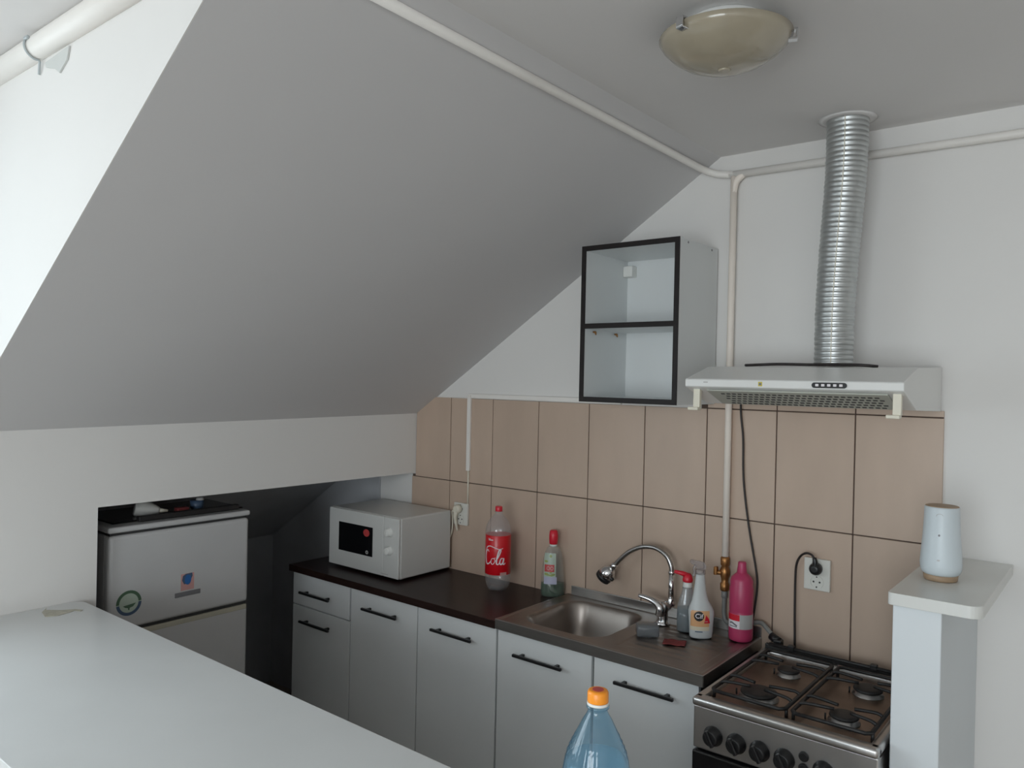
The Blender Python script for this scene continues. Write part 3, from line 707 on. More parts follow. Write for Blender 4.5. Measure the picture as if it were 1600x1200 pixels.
b = bm_new(); sheet(b, -0.034, 0.004, 0.100, 0.128, 0.0012, 0.0018, 12, 4); warp(b, soap_map); bd_ = obj('red_badge', b, 'sticker_red', lab)
b = bm_new()
disc(b, -0.020, 0.114, 0.0065, 0.008, 0.0018, 0.0023, 16, inner=0.6); disc(b, -0.006, 0.114, 0.0065, 0.008, 0.0018, 0.0023, 16, inner=0.6); warp(b, soap_map); obj('badge_rings', b, 'ink_pink', bd_)
b = bm_new()
for k in range(9):
    disc(b, random.uniform(-0.030, 0.004), random.choice([random.uniform(0.086, 0.098), random.uniform(0.134, 0.165)]), random.uniform(0.004, 0.008), random.uniform(0.003, 0.006), 0.0012, 0.0017, 10)
warp(b, soap_map); o = obj('leaf_pattern', b, 'ink_leaf', lab); o['kind'] = 'stuff'

# toilet-cleaner style bottle with red nozzle
cx, cy, cz = -0.438, -0.118, 0.8690; rot = math.atan2(0.626, 0.779)
t = thing('cleaner_bottle', 'hazy cleaner bottle with red spout and teal liquid behind white spray bottle', 'bottle', (cx, cy, cz))
b = bm_new(); oval(b, [(0.030, 0), (0.034, 0.004), (0.0345, 0.05), (0.033, 0.085), (0.027, 0.110), (0.020, 0.130), (0.0165, 0.150), (0.0155, 0.168)], cx, cy, cz, rot, 0.7); obj('bottle_body', b, 'c_grey', t)
b = bm_new(); oval(b, [(0.0285, 0.001), (0.0325, 0.005), (0.033, 0.05), (0.0322, 0.080)], cx, cy, cz, rot, 0.69); obj('teal_liquid', b, 'c_teal', t)
b = bm_new(); lathe(b, [(0.0160, 0), (0.0165, 0.002), (0.0150, 0.020)], (cx, cy, cz+0.150), 20); obj('collar', b, 'whitep', t)
b = bm_new(); L_ = -rv
c0 = Vector((cx, cy, cz+0.168))
lathe(b, [(0.017, 0.0), (0.018, 0.006), (0.0145, 0.022), (0.008, 0.028)], c0, 18)
tube(b, [c0+rv*0.006+Vector((0, 0, 0.018)), c0+L_*0.018+Vector((0, 0, 0.028)), c0+L_*0.046+Vector((0, 0, 0.034))], lambda q: 0.011-0.0055*q, 12); obj('red_spout', b, 'red', t)

# white trigger spray
cx, cy, cz = -0.373, -0.146, 0.8690
t = thing('spray_bottle', 'white trigger spray bottle with peach label on the sink drainer', 'spray bottle', (cx, cy, cz))
body = [(0.034, 0.0), (0.0375, 0.004), (0.0385, 0.015), (0.0405, 0.05), (0.0430, 0.078), (0.0425, 0.090), (0.037, 0.104), (0.028, 0.122), (0.0215, 0.150), (0.0175, 0.180), (0.0155, 0.203), (0.0150, 0.212)]
def body_off(bm, prof, ky):
    # the waist leans to the right of the base
    lathe(bm, prof, (0, 0, 0), 40, sy=ky)
    for v in bm.verts:
        h = v.co.z; s_ = 0.0
        if h > 0.085: s_ = -0.006*min(1, (h-0.085)/0.05)
        v.co.x += s_
    q = Matrix.Rotation(rot, 3, 'Z')
    for v in bm.verts: v.co = q @ v.co + Vector((cx, cy, cz))
    return bm
b = bm_new(); body_off(b, body, 0.58); obj('bottle_body', b, 'sprayw', t)
b = bm_new(); c0 = Vector((cx, cy, cz+0.211)) - rv*0.006
lathe(b, [(0.0165, 0), (0.0170, 0.003), (0.0165, 0.014), (0.012, 0.016)], c0, 20); obj('collar', b, 'c_haze', t)
b = bm_new()
f = on_plane(c0, rv, (0, 0, 1), nrm)
poly3(b, [(-0.012, 0.014), (0.014, 0.014), (0.020, 0.022), (0.014, 0.038), (-0.030, 0.048), (-0.034, 0.046), (-0.034, 0.034), (-0.016, 0.030)], -0.009, 0.009); warp(b, f)
bmesh.ops.bevel(b, geom=list(b.edges), offset=0.0025, segments=2, affect='EDGES'); obj('spray_head', b, 'c_haze', t)
b = bm_new(); tube(b, [f(-0.015, 0.030, 0), f(-0.022, 0.018, 0), f(-0.020, 0.004, 0), f(-0.024, -0.008, 0)], 0.0042, 8, flat=(1, 1.5), smooth=4); obj('trigger', b, 'c_haze', t)
def spray_map(u, v, w):
    hs = [h for _, h in body]; k = 0
    while k < len(hs)-2 and hs[k+1] < v: k += 1
    q = (v-hs[k])/(hs[k+1]-hs[k]); R = body[k][0]+(body[k+1][0]-body[k][0])*q
    uu = max(-0.96*R, min(0.96*R, u)); d = 0.58*math.sqrt(max(0, R*R-uu*uu))
    return Vector((cx, cy, cz+v)) + rv*uu + nrm*(d+w+0.0005)
b = bm_new(); sheet(b, -0.038, 0.022, 0.036, 0.094, 0, 0.0006, 14, 10); warp(b, spray_map); lab = obj('front_label', b, 'ink_peach', t, 'peach label with black round logo')
b = bm_new(); sheet(b, -0.038, 0.022, 0.028, 0.041, 0, 0.0008, 14, 3); warp(b, spray_map); obj('cream_band', b, 'ink_cream', lab)
b = bm_new(); disc(b, -0.0130, 0.0760, 0.0160, 0.0165, 0.0006, 0.0012, 28); warp(b, spray_map); lg = obj('round_logo', b, 'ink_black', lab)
b = text_bm('Cif', 0.0215, 0.0003, bold=0.0002); warp(b, lambda u, v, w: spray_map(u-0.0130, v+0.0760, 0.0016+w)); obj('lettering', b, 'ink_white', lg)
b = bm_new(); poly3(b, [(0.004, 0.053), (0.025, 0.053), (0.021, 0.066), (0.010, 0.081)], 0.0006, 0.0013); bmesh.ops.triangulate(b, faces=b.faces); bmesh.ops.subdivide_edges(b, edges=b.edges, cuts=2, use_grid_fill=True); warp(b, spray_map); obj('red_flash', b, 'red', lab)
b = bm_new(); sheet(b, 0.006, 0.016, 0.058, 0.0605, 0.0012, 0.0016, 4, 1); warp(b, spray_map); obj('flash_print', b, 'ink_pink', lab)
b = bm_new(); sheet(b, -0.024, 0.0, 0.0225, 0.0255, 0, 0.0006, 8, 1); warp(b, spray_map); obj('small_print', b, 'ink_navy', lab)

# pink bottle
cx, cy, cz = -0.264, -0.077, 0.8690; a0 = facing(cx, cy)
t = thing('pink_bottle', 'bright pink cleaner bottle with pink cap at the right end of sink', 'bottle', (cx, cy, cz))
b = bm_new(); lathe(b, [(0.034, 0), (0.0380, 0.004), (0.0390, 0.012), (0.0390, 0.090), (0.0375, 0.094), (0.0385, 0.100), (0.0385, 0.172), (0.0365, 0.178), (0.0365, 0.196), (0.033, 0.206), (0.020, 0.219), (0.0155, 0.222)], (cx, cy, cz), 36); obj('bottle_body', b, 'pinkp', t)
b = bm_new(); lathe(b, [(0.0165, 0), (0.0170, 0.002), (0.0140, 0.022), (0.0135, 0.034), (0.0115, 0.038)], (cx, cy, cz+0.220), 20); obj('cap', b, 'pinkp', t)
f = on_cyl(cx, cy, 0.0391, a0)
b = bm_new(); sheet(b, -0.052, 0.046, cz+0.044, cz+0.090, 0, 0.0006, 24, 1); warp(b, f); lab = obj('label_band', b, 'ink_white', t, 'white, red and grey paper label')
b = bm_new(); sheet(b, -0.052, -0.004, cz+0.070, cz+0.090, 0.0006, 0.001, 16, 1); warp(b, f); obj('red_panel', b, 'red', lab)
b = bm_new(); sheet(b, -0.004, 0.046, cz+0.044, cz+0.091, 0.0006, 0.0011, 16, 1); warp(b, f); gp = obj('grey_panel', b, 'ink_lgrey', lab)
b = bm_new()
stroke(b, [(-0.040, cz+0.060), (-0.030, cz+0.062), (-0.020, cz+0.058), (-0.012, cz+0.054)], 0.005, 0.0006, 0.0011); sheet(b, -0.040, -0.012, cz+0.0495, cz+0.052, 0.0006, 0.0011, 8, 1)
warp(b, f); obj('dark_print', b, 'ink_grey', lab)

# wrapped sponge and red cloth
b = bm_new(); box(b, -0.037, 0.037, -0.027, 0.027, 0, 0.040, 0.009, 3)
for v in b.verts: v.co += Vector((random.uniform(-1, 1), random.uniform(-1, 1), random.uniform(-0.6, 0.6)))*0.0012
q = Matrix.Rotation(0.62, 3, 'Z')
for v in b.verts: v.co = q @ v.co + Vector((-0.515, -0.252, SZ+0.0005))
solo('sponge', b, 'c_scour', 'grey hazy plastic sponge block standing by the sink bowl', 'sponge', (-0.515, -0.252, SZ), smooth=True)
b = bm_new(); sheet(b, -0.036, 0.036, -0.026, 0.026, 0.0, 0.002, 12, 8)
for v in b.verts: v.co.z += 0.0015+0.0012*math.sin(v.co.x*160)*math.cos(v.co.y*120); v.co = Matrix.Rotation(0.35, 3, 'Z') @ v.co + Vector((-0.412, -0.258, SZ))
solo('red_cloth', b, 'rag', 'small flat dark red cloth lying on the sink drainer', 'cloth', (-0.412, -0.258, SZ), smooth=True)

# ------------------------------------------------------------------ microwave
X0, X1, Y0, Y1, Z0, Z1 = -2.085, -1.628, -0.345, -0.030, 0.870, 1.126
t = thing('microwave', 'small white microwave oven with black window at worktop left end', 'microwave', ((X0+X1)/2, (Y0+Y1)/2, 0.860))
b = bm_new(); box(b, X0, X1, Y0+0.012, Y1, Z0, Z1, 0.006); obj('housing', b, 'mw', t)
b = bm_new(); box(b, X0+0.001, -1.722, Y0, Y0+0.0115, Z0+0.002, Z1-0.002, 0.004); dr = obj('door', b, 'mw', t)
b = bm_new(); box(b, -2.015, -1.790, Y0-0.0015, Y0+0.002, 0.941, 1.067, 0.001, 1); win = obj('window', b, 'glassb', dr, 'black glass door window')
pf = on_plane((0, Y0-0.0015, 0), (1, 0, 0), (0, 0, 1), (0, -1, 0))
b = bm_new(); disc(b, -1.829, 1.040, 0.020, 0.016, 0, 0.0006, 24); warp(b, pf); obj('red_sticker', b, 'sticker_red', win)
b = bm_new(); disc(b, -1.824, 0.957, 0.009, 0.008, 0, 0.0006, 16, inner=0.45); warp(b, pf); obj('grey_mark', b, 'ink_lgrey', win)
b = bm_new(); box(b, -1.720, X1-0.001, Y0, Y0+0.0115, Z0+0.002, Z1-0.002, 0.004); pn = obj('control_panel', b, 'mw', t)
for z_ in (1.063, 0.986):
    b = bm_new(); lathe(b, [(0.0195, 0), (0.0195, 0.004), (0.0165, 0.006), (0.0150, 0.020), (0.0130, 0.022)], (-1.682, Y0, z_), 24, axis=(0, -1, 0)); box(b, -1.6845, -1.6795, Y0-0.024, Y0-0.020, z_-0.013, z_+0.013, 0.001, 1); obj('knob', b, 'whitep', pn)
b = bm_new(); sheet(b, -1.735, -1.690, 0.882, 0.885, 0, 0.0005, 1, 1); warp(b, on_plane((0, Y0, 0), (1, 0, 0), (0, 0, 1), (0, -1, 0))); obj('faint_badge', b, 'ink_lgrey', pn)
for x_ in (X0+0.04, X1-0.04):
    for y_ in (Y0+0.05, Y1-0.04):
        b = bm_new(); lathe(b, [(0.012, 0), (0.013, 0.010)], (x_, y_, 0.8602), 14); obj('foot', b, 'black', t)

# ------------------------------------------------------------------ sockets, trunking, plugs
def socket(name, label, xc, z0, z1):
    t = thing(name, label, 'socket', (xc, -0.0086, z0))
    b = bm_new(); box(b, xc-0.0405, xc+0.0405, -0.0225, -0.0086, z0, z1, 0.003); obj('plate', b, 'socket', t)
    for zc_ in (z0+(z1-z0)*0.27, z0+(z1-z0)*0.74):
        b = bm_new(); f = on_plane((xc, -0.0225, zc_), (1, 0, 0), (0, 0, 1), (0, -1, 0))
        disc(b, 0, 0, 0.0215, 0.0215, 0, 0.0022, 28, inner=0.86); warp(b, f); r_ = obj('outlet_ring', b, 'socket', t)
        b = bm_new()
        for u in (-0.0095, 0.0095): disc(b, u, 0, 0.0030, 0.0030, 0, 0.0008, 12)
        for v in (-0.017, 0.017): sheet(b, -0.002, 0.002, v-0.003, v+0.003, 0, 0.0012, 1, 1)
        warp(b, f); obj('pin_holes', b, 'hole', r_)
    return t
socket('wall_socket', 'white double socket on tiles above cooker with black plug in it', -0.040, 1.062, 1.163)
socket('wall_socket', 'white double socket on tiles behind the microwave with cream plug', -1.580, 1.065, 1.163)
t = thing('black_plug', 'black plug in socket above cooker with cord looping down', 'plug', (-0.040, -0.03, 1.12))
b = bm_new(); lathe(b, [(0.0165, 0.0), (0.0195, 0.003), (0.0195, 0.016), (0.014, 0.026), (0.008, 0.028)], (-0.040, -0.0248, 1.133), 20, axis=(0, -1, 0))
tube(b, [(-0.040, -0.042, 1.140), (-0.039, -0.045, 1.158), (-0.042, -0.045, 1.170)], lambda q: 0.010-0.004*q, 12, smooth=3); obj('plug_body', b, 'black', t)
b = bm_new(); tube(b, [(-0.042, -0.045, 1.168), (-0.052, -0.043, 1.178), (-0.070, -0.038, 1.179), (-0.090, -0.030, 1.165), (-0.104, -0.024, 1.135), (-0.108, -0.020, 1.085), (-0.108, -0.018, 0.97), (-0.106, -0.018, 0.885), (-0.105, -0.022, 0.82)], 0.0036, 8, smooth=6); obj('cord', b, 'cord', t)
t = thing('cream_plug', 'cream plug in the socket behind microwave with drooping cord', 'plug', (-1.600, -0.03, 1.12))
b = bm_new(); lathe(b, [(0.0175, 0.0), (0.0200, 0.003), (0.0195, 0.018), (0.013, 0.026)], (-1.586, -0.0248, 1.137), 20, axis=(0, -1, 0))
tube(b, [(-1.588, -0.040, 1.130), (-1.592, -0.043, 1.105), (-1.590, -0.040, 1.075), (-1.586, -0.034, 1.040)], lambda q: 0.0115-0.0085*q, 12, smooth=4); obj('plug_body', b, 'cream', t)
b = bm_new(); tube(b, [(-1.589, -0.042, 1.115), (-1.604, -0.044, 1.128), (-1.618, -0.036, 1.120), (-1.624, -0.026, 1.09), (-1.630, -0.022, 1.03), (-1.66, -0.020, 0.97)], 0.0035, 8, smooth=5); obj('cord', b, 'cream', t)
t = thing('cable_trunking', 'white cable trunking strip down the tiles to the left socket', 'trunking', (-1.546, -0.009, 1.31))
b = bm_new(); box(b, -1.556, -1.537, -0.021, -0.0086, 1.308, 1.640, 0.002); obj('vertical_cover', b, 'pipe', t)
b = bm_new(); box(b, -1.556, -0.780, -0.014, -0.0005, 1.6285, 1.648, 0.002); obj('horizontal_cover', b, 'pipe', t)
b = bm_new(); tube(b, [(-1.5465, -0.0135, 1.315), (-1.5462, -0.0130, 1.24), (-1.546, -0.0128, 1.16)], 0.0038, 8); obj('cable', b, 'cream', t)

# ------------------------------------------------------------------ cooker
X0, X1, Y0, Y1, ZT = -0.177, 0.291, -0.620, -0.085, 0.870
t = thing('gas_cooker', 'steel four-burner gas cooker with black knobs beside white partition', 'cooker', ((X0+X1)/2, (Y0+Y1)/2, 0))
b = bm_new(); box(b, X0+0.004, X1-0.004, Y0+0.03, Y1, 0.06, 0.835, 0.002, 1); obj('housing', b, 'stove', t)
for x_ in (X0+0.05, X1-0.05):
    for y_ in (Y0+0.08, Y1-0.06):
        b = bm_new(); lathe(b, [(0.018, 0), (0.015, 0.062)], (x_, y_, 0), 12); obj('foot', b, 'black', t)
b = bm_new(); box(b, X0+0.002, X1-0.002, Y0+0.010, Y0+0.031, 0.732, 0.846, 0.003); pn = obj('control_panel', b, 'stove', t)
# rim frame with sunken tray
b = bm_new(); rw = 0.026
def rim(x0, x1, y0, y1): box(b, x0, x1, y0, y1, 0.846, ZT, 0.008, 3)
rim(X0, X1, Y0, Y0+rw+0.012); rim(X0, X0+rw, Y0+0.01, Y1); rim(X1-rw, X1, Y0+0.01, Y1); rim(X0, X1, Y1-0.035, Y1)
obj('rim', b, 'stove', t, smooth=True)
b = bm_new(); box(b, X0+0.015, X1-0.015, Y0+0.02, Y1-0.02, 0.838, 0.857, 0.001, 1); obj('hob_tray', b, 'tray', t)
b = bm_new(); box(b, X0+0.004, X1-0.004, Y1-0.016, Y1-0.002, 0.862, 0.884, 0.003); tube(b, [(X0+0.02, Y1-0.020, 0.886), (X1-0.01, Y1-0.020, 0.886)], 0.0055, 10); obj('back_rail', b, 'blackm', t)
b = bm_new(); tube(b, [(0.06, Y1-0.040, 0.874), (X1-0.006, Y1-0.040, 0.874)], 0.0055, 10); obj('chrome_strip', b, 'chrome', t)
for x_ in (-0.088, 0.155):
    b = bm_new(); box(b, x_-0.010, x_+0.010, Y1-0.028, Y1-0.010, 0.880, 0.897, 0.003); obj('hinge_clip', b, 'black', t)
burn = [(-0.047, -0.478, 0.046, 'large'), (-0.042, -0.258, 0.030, 'medium'), (0.176, -0.479, 0.034, 'small'), (0.176, -0.252, 0.036, 'medium')]
for x_, y_, r_, _ in burn:
    b = bm_new(); lathe(b, [(r_*1.15, 0), (r_*1.15, 0.003), (r_*0.98, 0.005), (r_*0.98, 0.0135), (r_*0.5, 0.0135)], (x_, y_, 0.857), 32); bo = obj('burner', b, 'steel', t)
    b = bm_new(); lathe(b, [(r_*1.02, 0), (r_*1.06, 0.002), (r_*1.04, 0.006), (r_*0.8, 0.0085), (r_*0.2, 0.009)], (x_, y_, 0.8705), 32); obj('burner_cap', b, 'blackm', bo)
    b = bm_new(); tube(b, [(x_-r_*1.25, y_-0.014, 0.857), (x_-r_*1.25, y_-0.014, 0.873)], 0.0025, 8); obj('igniter', b, 'black', bo)
def grate(gx0, gx1, gy0, gy1, xb, yf, yb):
    z = 0.890; r_ = 0.0052; b = bm_new()
    c = 0.012
    loop = [(gx0+c, gy0), (gx1-c, gy0), (gx1, gy0+c), (gx1, gy1-c), (gx1-c, gy1), (gx0+c, gy1), (gx0, gy1-c), (gx0, gy0+c), (gx0+c, gy0), (gx0+2*c, gy0)]
    tube(b, [(p[0], p[1], z-0.008) for p in loop], r_, 8)
    for yc in (yf, yb):
        for dy in (-0.030, 0.030):
            tube(b, [(gx1, yc+dy, z-0.010), (gx1-0.014, yc+dy, z), (xb+0.020, yc+dy*0.55, z)], r_*0.9, 8, smooth=3)
            tube(b, [(gx0, yc+dy, z-0.010), (gx0+0.014, yc+dy, z), (xb-0.020, yc+dy*0.55, z)], r_*0.9, 8, smooth=3)
    for x_ in (gx0, gx1):
        for y_ in (gy0+0.02, gy1-0.02): tube(b, [(x_, y_, z-0.008), (x_, y_, 0.8575)], 0.0045, 8)
    obj('pan_support', b, 'blackm', t)
grate(-0.143, 0.054, -0.572, -0.150, -0.045, -0.478, -0.258)
grate(0.072, 0.262, -0.572, -0.150, 0.176, -0.479, -0.252)
for x_ in (-0.117, -0.053, 0.009, 0.072, 0.168, 0.230):
    b = bm_new(); y_ = Y0+0.010
    lathe(b, [(0.0265, 0), (0.0265, 0.004), (0.0225, 0.008), (0.0205, 0.024), (0.0165, 0.027)], (x_, y_, 0.777), 24, axis=(0, -1, 0))
    f = on_plane((x_, y_, 0.777), (math.cos(0.5), 0, math.sin(0.5)), (-math.sin(0.5), 0, math.cos(0.5)), (0, -1, 0))
    b2 = bm_new(); box(b2, -0.0055, 0.0055, -0.021, 0.021, 0.018, 0.034, 0.002, 1); warp(b2, f)
    me = bpy.data.meshes.new('tmp'); b2.to_mesh(me); b2.free(); b.from_mesh(me); bpy.data.meshes.remove(me)
    obj('knob', b, 'black', pn)
for z_ in (0.799, 0.770):
    b = bm_new(); lathe(b, [(0.0125, 0), (0.0125, 0.005), (0.010, 0.009)], (0.120, Y0+0.010, z_), 18, axis=(0, -1, 0)); obj('push_button', b, 'black', pn)
b = bm_new(); box(b, X0+0.002, X1-0.002, Y0+0.004, Y0+0.028, 0.22, 0.726, 0.004); od = obj('oven_door', b, 'glassb', t)
b = bm_new(); tube(b, [(X0+0.04, Y0-0.030, 0.665), (X1-0.04, Y0-0.030, 0.665)], 0.008, 10)
for x_ in (X0+0.06, X1-0.06): tube(b, [(x_, Y0-0.030, 0.665), (x_, Y0+0.006, 0.665)], 0.006, 8)
obj('door_handle', b, 'steel', od)
b = bm_new(); box(b, X0+0.002, X1-0.002, Y0+0.006, Y0+0.028, 0.07, 0.215, 0.003); obj('lower_drawer', b, 'stove', t)

# ------------------------------------------------------------------ white partition with sill
t = thing('partition', 'low white partition with rounded sill right of the cooker', 'partition', (0.36, -0.27, 0))
b = bm_new(); box(b, 0.298, 0.402, -0.545, -0.0005, 0.0, 1.1985, 0.003); obj('post', b, 'post', t)
b = bm_new(); pts = []
x0, x1, y0, y1, r0, r1 = 0.289, 0.484, -0.562, -0.0005, 0.010, 0.030
for cx_, cy_, rr, q0 in ((x0+r0, y0+r0, r0, PI), (x1-r1, y0+r1, r1, 1.5*PI)):
    for k in range(7): a = q0+PI/2*k/6; pts.append((cx_+rr*math.cos(a), cy_+rr*math.sin(a)))
pts += [(x1, y1), (x0, y1)]
prism(b, pts, 'z', 1.1985, 1.2275, 0.0015); obj('sill', b, 'slab', t)

# router
cx, cy, cz = 0.362, -0.335, 1.2280; a0 = facing(cx, cy)
t = thing('wifi_router', 'white tapered cylinder router with bamboo ends on partition sill', 'router', (cx, cy, cz))
b = bm_new(); lathe(b, [(0.0370, 0), (0.0385, 0.002), (0.0400, 0.014), (0.0370, 0.016)], (cx, cy, cz), 36); obj('base_ring', b, 'wood', t)
rp = [(0.0375, 0.014), (0.0435, 0.019), (0.0470, 0.028), (0.0482, 0.042), (0.0462, 0.072), (0.0432, 0.110), (0.0412, 0.150), (0.0402, 0.183), (0.0388, 0.1865)]
b = bm_new(); lathe(b, rp, (cx, cy, cz), 44); bo = obj('shell', b, 'router', t)
b = bm_new(); lathe(b, [(0.0384, 0), (0.0384, 0.003), (0.036, 0.004)], (cx, cy, cz+0.1845), 40); obj('top_disc', b, 'wood', t)
b = bm_new()
def rmap(u, v, w):
    k = 0
    while k < len(rp)-2 and rp[k+1][1] < v: k += 1
    q = (v-rp[k][1])/(rp[k+1][1]-rp[k][1]); R = rp[k][0]+(rp[k+1][0]-rp[k][0])*q+w
    a = a0-0.12+u/0.05
    return (cx+R*math.cos(a), cy+R*math.sin(a), cz+v)
disc(b, 0.0, 0.165, 0.010, 0.007, 0.0002, 0.0007, 18, inner=0.86, a0=0.3, a1=PI); disc(b, 0.0, 0.056, 0.004, 0.002, 0.0002, 0.0007, 10); warp(b, rmap); obj('faint_mark', b, 'ink_lgrey', bo)
b = bm_new(); disc(b, 0.0, 0.118, 0.0028, 0.0028, 0.0002, 0.0010, 12); warp(b, rmap); obj('status_dot', b, 'ink_grey', bo)

# ------------------------------------------------------------------ fridge in the niche
FX, FY0, FY1 = -1.930, -1.378, -0.850
t = thing('fridge', 'old white two-door fridge in the niche under the sloped wall', 'fridge', (FX-0.24, (FY0+FY1)/2, 0))
b = bm_new(); box(b, FX-0.44, FX-0.045, FY0+0.004, FY1-0.004, 0.03, 1.155, 0.004); obj('cabinet_body', b, 'fridge', t)
b = bm_new(); box(b, FX-0.42, FX-0.06, FY0+0.03, FY1-0.03, 0.0, 0.04); obj('plinth', b, 'black', t)
b = bm_new(); box(b, FX-0.043, FX, FY0, FY1, 0.832, 1.157, 0.014, 4); ud = obj('freezer_door', b, 'fridge', t)
b = bm_new(); box(b, FX-0.043, FX, FY0, FY1, 0.06, 0.822, 0.014, 4); ld = obj('lower_door', b, 'fridge', t)
b = bm_new(); box(b, FX-0.042, FX+0.0008, FY0+0.012, FY1-0.006, 0.804, 0.8225, 0.003); obj('door_trim', b, 'fridget', ld)
b = bm_new(); box(b, FX-0.045, FX-0.008, FY0+0.006, FY1-0.006, 0.822, 0.834); obj('door_seal', b, 'carc', t)
b = bm_new(); box(b, FX-0.045, FX-0.010, FY0+0.006, FY1-0.006, 1.155, 1.166); obj('door_seal', b, 'carc', t)
b = bm_new(); box(b, FX-0.44, FX+0.004, FY0-0.004, FY1+0.002, 1.166, 1.186, 0.007, 3); obj('top_lid', b, 'fridge', t)
ff = on_plane((FX, 0, 0), (0, 1, 0), (0, 0, 1), (1, 0, 0))
cu, cv = -1.309, 0.921
b = bm_new(); disc(b, cu, cv, 0.043, 0.043, 0, 0.0006, 36); warp(b, ff); stk = obj('round_sticker', b, 'ink_pale', ud, 'round green and blue eco sticker')
b = bm_new(); disc(b, cu, cv, 0.043, 0.043, 0.0006, 0.0010, 20, inner=0.76, a0=0.05, a1=PI+0.05); warp(b, ff); obj('green_arc', b, 'ink_green', stk)
b = bm_new(); disc(b, cu, cv, 0.043, 0.043, 0.0006, 0.0010, 20, inner=0.76, a0=PI+0.12, a1=2*PI-0.02); warp(b, ff); obj('blue_arc', b, 'ink_navy', stk)
b = bm_new(); poly3(b, [(cu-0.020, cv-0.008), (cu+0.024, cv-0.003), (cu+0.014, cv-0.014), (cu+0.003, cv-0.017), (cu+0.002, cv-0.024), (cu-0.002, cv-0.024), (cu-0.003, cv-0.017), (cu-0.013, cv-0.014)], 0.0006, 0.0011); warp(b, ff); obj('green_glyph', b, 'ink_green', stk)
b = bm_new(); sheet(b, -1.124, -1.074, 0.925, 0.985, 0, 0.0006, 1, 1); warp(b, ff); stk = obj('square_sticker', b, 'ink_pink', ud, 'small pink sticker with blue emblem')
b = bm_new(); poly3(b, [(-1.120, 0.962), (-1.117, 0.978), (-1.106, 0.984), (-1.082, 0.985), (-1.080, 0.974), (-1.086, 0.962), (-1.094, 0.948), (-1.112, 0.947)], 0.0006, 0.0011); warp(b, ff); obj('navy_shape', b, 'ink_navy', stk)
b = bm_new(); disc(b, -1.098, 0.962, 0.0125, 0.018, 0.0011, 0.0016, 20); warp(b, ff); obj('blue_oval', b, 'ink_blue', stk)
b = bm_new(); sheet(b, -1.146, -1.050, 0.904, 0.920, 0, 0.003, 1, 1); warp(b, ff); obj('name_plate', b, 'ink_grey', ud)

# clutter on the fridge
zt = 1.1864
t = thing('black_tray', 'black tray lying on top of the fridge in the niche', 'tray', (-2.12, -1.08, zt))
b = bm_new(); box(b, -2.26, -1.985, -1.345, -0.845, zt, zt+0.006, 0.002, 1); obj('tray_floor', b, 'glassb', t)
b = bm_new(); box(b, -1.990, -1.965, -1.262, -0.872, zt, zt+0.020, 0.004); obj('front_rim', b, 'blackm', t)
c0 = Vector((-2.06, -1.235, zt+0.0065))
t = thing('white_tube', 'white bottle with tapered nozzle lying on the fridge tray', 'bottle', c0)
b = bm_new(); lathe(b, [(0.026, 0), (0.030, 0.004), (0.031, 0.025), (0.024, 0.055), (0.014, 0.078), (0.011, 0.084)], c0+Vector((0, 0, 0.0312)), 24, axis=(0.35, 0.9, -0.18)); obj('bottle_body', b, 'whitep', t)
b = bm_new(); lathe(b, [(0.0095, 0), (0.007, 0.014), (0.0045, 0.030)], c0+Vector((0, 0, 0.0312))+Vector((0.35, 0.9, -0.18)).normalized()*0.083, 14, axis=(0.35, 0.9, -0.12)); obj('nozzle', b, 'cream', t)
c0 = Vector((-2.055, -0.998, zt+0.0065))
t = thing('blue_cup', 'small blue plastic cup with white lid on the fridge tray', 'cup', c0)
b = bm_new(); lathe(b, [(0.020, 0), (0.023, 0.003), (0.026, 0.034)], c0, 20); obj('cup_body', b, 'ink_navy', t)
b = bm_new(); lathe(b, [(0.014, 0), (0.016, 0.002), (0.012, 0.012)], c0+Vector((0.008, 0.008, 0.0335)), 16); obj('lid', b, 'ink_lgrey', t)
b = bm_new(); box(b, -2.045, -2.015, -1.095, -1.050, zt+0.0062, zt+0.024, 0.003); solo('red_box', b, 'rag', 'tiny dark red box on the fridge tray beside blue cup', 'box', (-2.03, -1.07, zt+0.0062))

# ------------------------------------------------------------------ bar counter in the foreground
CZ = 0.9765
t = thing('bar_counter', 'long white laminate bar counter in the foreground joining the knee wall', 'counter', (-0.7, -1.75, 0))
b = bm_new(); pts = [(K+0.001, -2.020)]
for k in range(7): a = -PI/2+PI/2*k/6; pts.append((0.41+0.04*math.cos(a), -1.980+0.04*math.sin(a)))
for k in range(7): a = PI/2*k/6; pts.append((0.41+0.04*math.cos(a), -1.523+0.04*math.sin(a)))
for k in range(7): a = PI/2+PI/2*k/6; pts.append((K+0.036+0.035*math.cos(a), -1.518+0.035*math.sin(a)))
prism(b, pts, 'z', CZ-0.030, CZ, 0.0015); obj('countertop', b, 'counter', t)
b = bm_new(); box(b, K+0.001, 0.36, -1.90, -1.60, 0.0, CZ-0.0305, 0.002, 1); obj('base_panel', b, 'wall', t)
b = bm_new(); poly3(b, [(-1.868, -1.590), (-1.848, -1.600), (-1.812, -1.570), (-1.792, -1.538), (-1.768, -1.524), (-1.757, -1.535), (-1.778, -1.545), (-1.772, -1.556), (-1.760, -1.600), (-1.775, -1.628), (-1.830, -1.617)], CZ+0.0003, CZ+0.0014)
solo('torn_paper', b, 'paper', 'torn strip of beige paper on the bar counter near the wall', 'paper', (-1.80, -1.57, CZ))

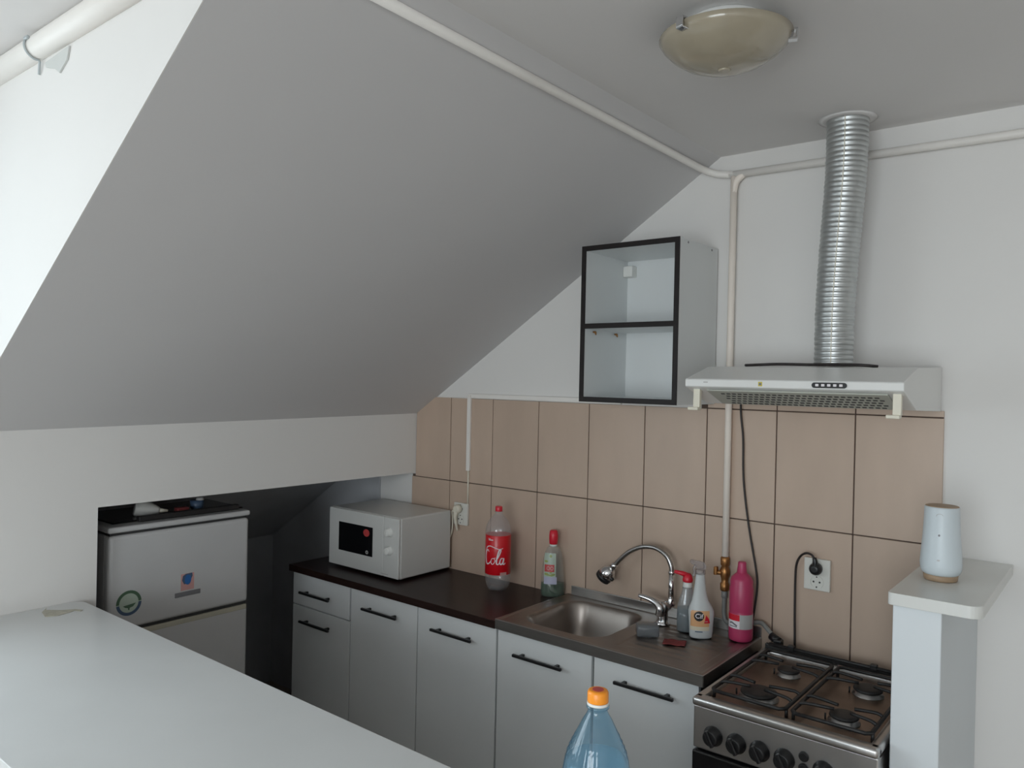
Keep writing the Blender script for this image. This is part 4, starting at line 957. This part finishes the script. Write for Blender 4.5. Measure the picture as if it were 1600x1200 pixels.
# water bottle
cx, cy = 0.179, -1.665; zb, zt = CZ+0.0003, 1.2945; H = zt-zb
t = thing('water_bottle', 'clear blue water bottle with orange cap on the bar counter', 'bottle', (cx, cy, zb))
wp = [(0.036, 0.0), (0.0425, 0.006), (0.0455, 0.020), (0.0455, 0.120), (0.0440, 0.130), (0.0455, 0.140), (0.0458, H-0.125), (0.0450, H-0.108), (0.0425, H-0.093), (0.0385, H-0.080), (0.0325, H-0.066), (0.0262, H-0.053), (0.0205, H-0.041), (0.0155, H-0.033), (0.0132, H-0.028), (0.0130, H-0.024), (0.0156, H-0.0232), (0.0156, H-0.0205), (0.0125, H-0.0195), (0.0125, H-0.015)]
def facet(a, h):
    if 0.13 < h < H-0.042:
        return 1 + 0.045*math.sin(a*18 + h*430)*math.sin(a*18 - h*430)*min(1, (H-0.042-h)/0.03)
    return 1
fine = []
for k in range(len(wp)-1):
    n_ = max(1, int((wp[k+1][1]-wp[k][1])/0.0035))
    for q in range(n_): fine.append((wp[k][0]+(wp[k+1][0]-wp[k][0])*q/n_, wp[k][1]+(wp[k+1][1]-wp[k][1])*q/n_))
fine.append(wp[-1])
b = bm_new(); lathe(b, fine, (cx, cy, zb), 88, rad=facet); obj('bottle_body', b, 'c_blue', t)
b = bm_new(); lathe(b, [(0.034, 0.002), (0.0405, 0.008), (0.0435, 0.022), (0.0435, 0.12), (0.042, 0.13), (0.0435, 0.14), (0.0436, H-0.125), (0.0428, H-0.108), (0.0400, H-0.092)], (cx, cy, zb), 48); obj('water', b, 'c_water', t)
b = bm_new(); lathe(b, [(0.0146, 0), (0.0148, 0.001), (0.0148, 0.0035), (0.0142, 0.004)], (cx, cy, zt-0.0197), 32); obj('tamper_ring', b, 'whitep', t)
b = bm_new(); lathe(b, [(0.0140, 0), (0.0143, 0.001), (0.0141, 0.0125), (0.0128, 0.0152), (0.0105, 0.0160)], (cx, cy, zt-0.0155), 40, rad=lambda a, h: 1+0.012*math.cos(a*40)); cap = obj('cap', b, 'orange', t)
b = bm_new(); disc(b, 0.0, 0.0, 0.0078, 0.0078, 0, 0.0004, 20); warp(b, lambda u, v, w: (cx+u, cy+v, zt+0.0005+w)); obj('cap_print', b, 'sticker_red', cap)
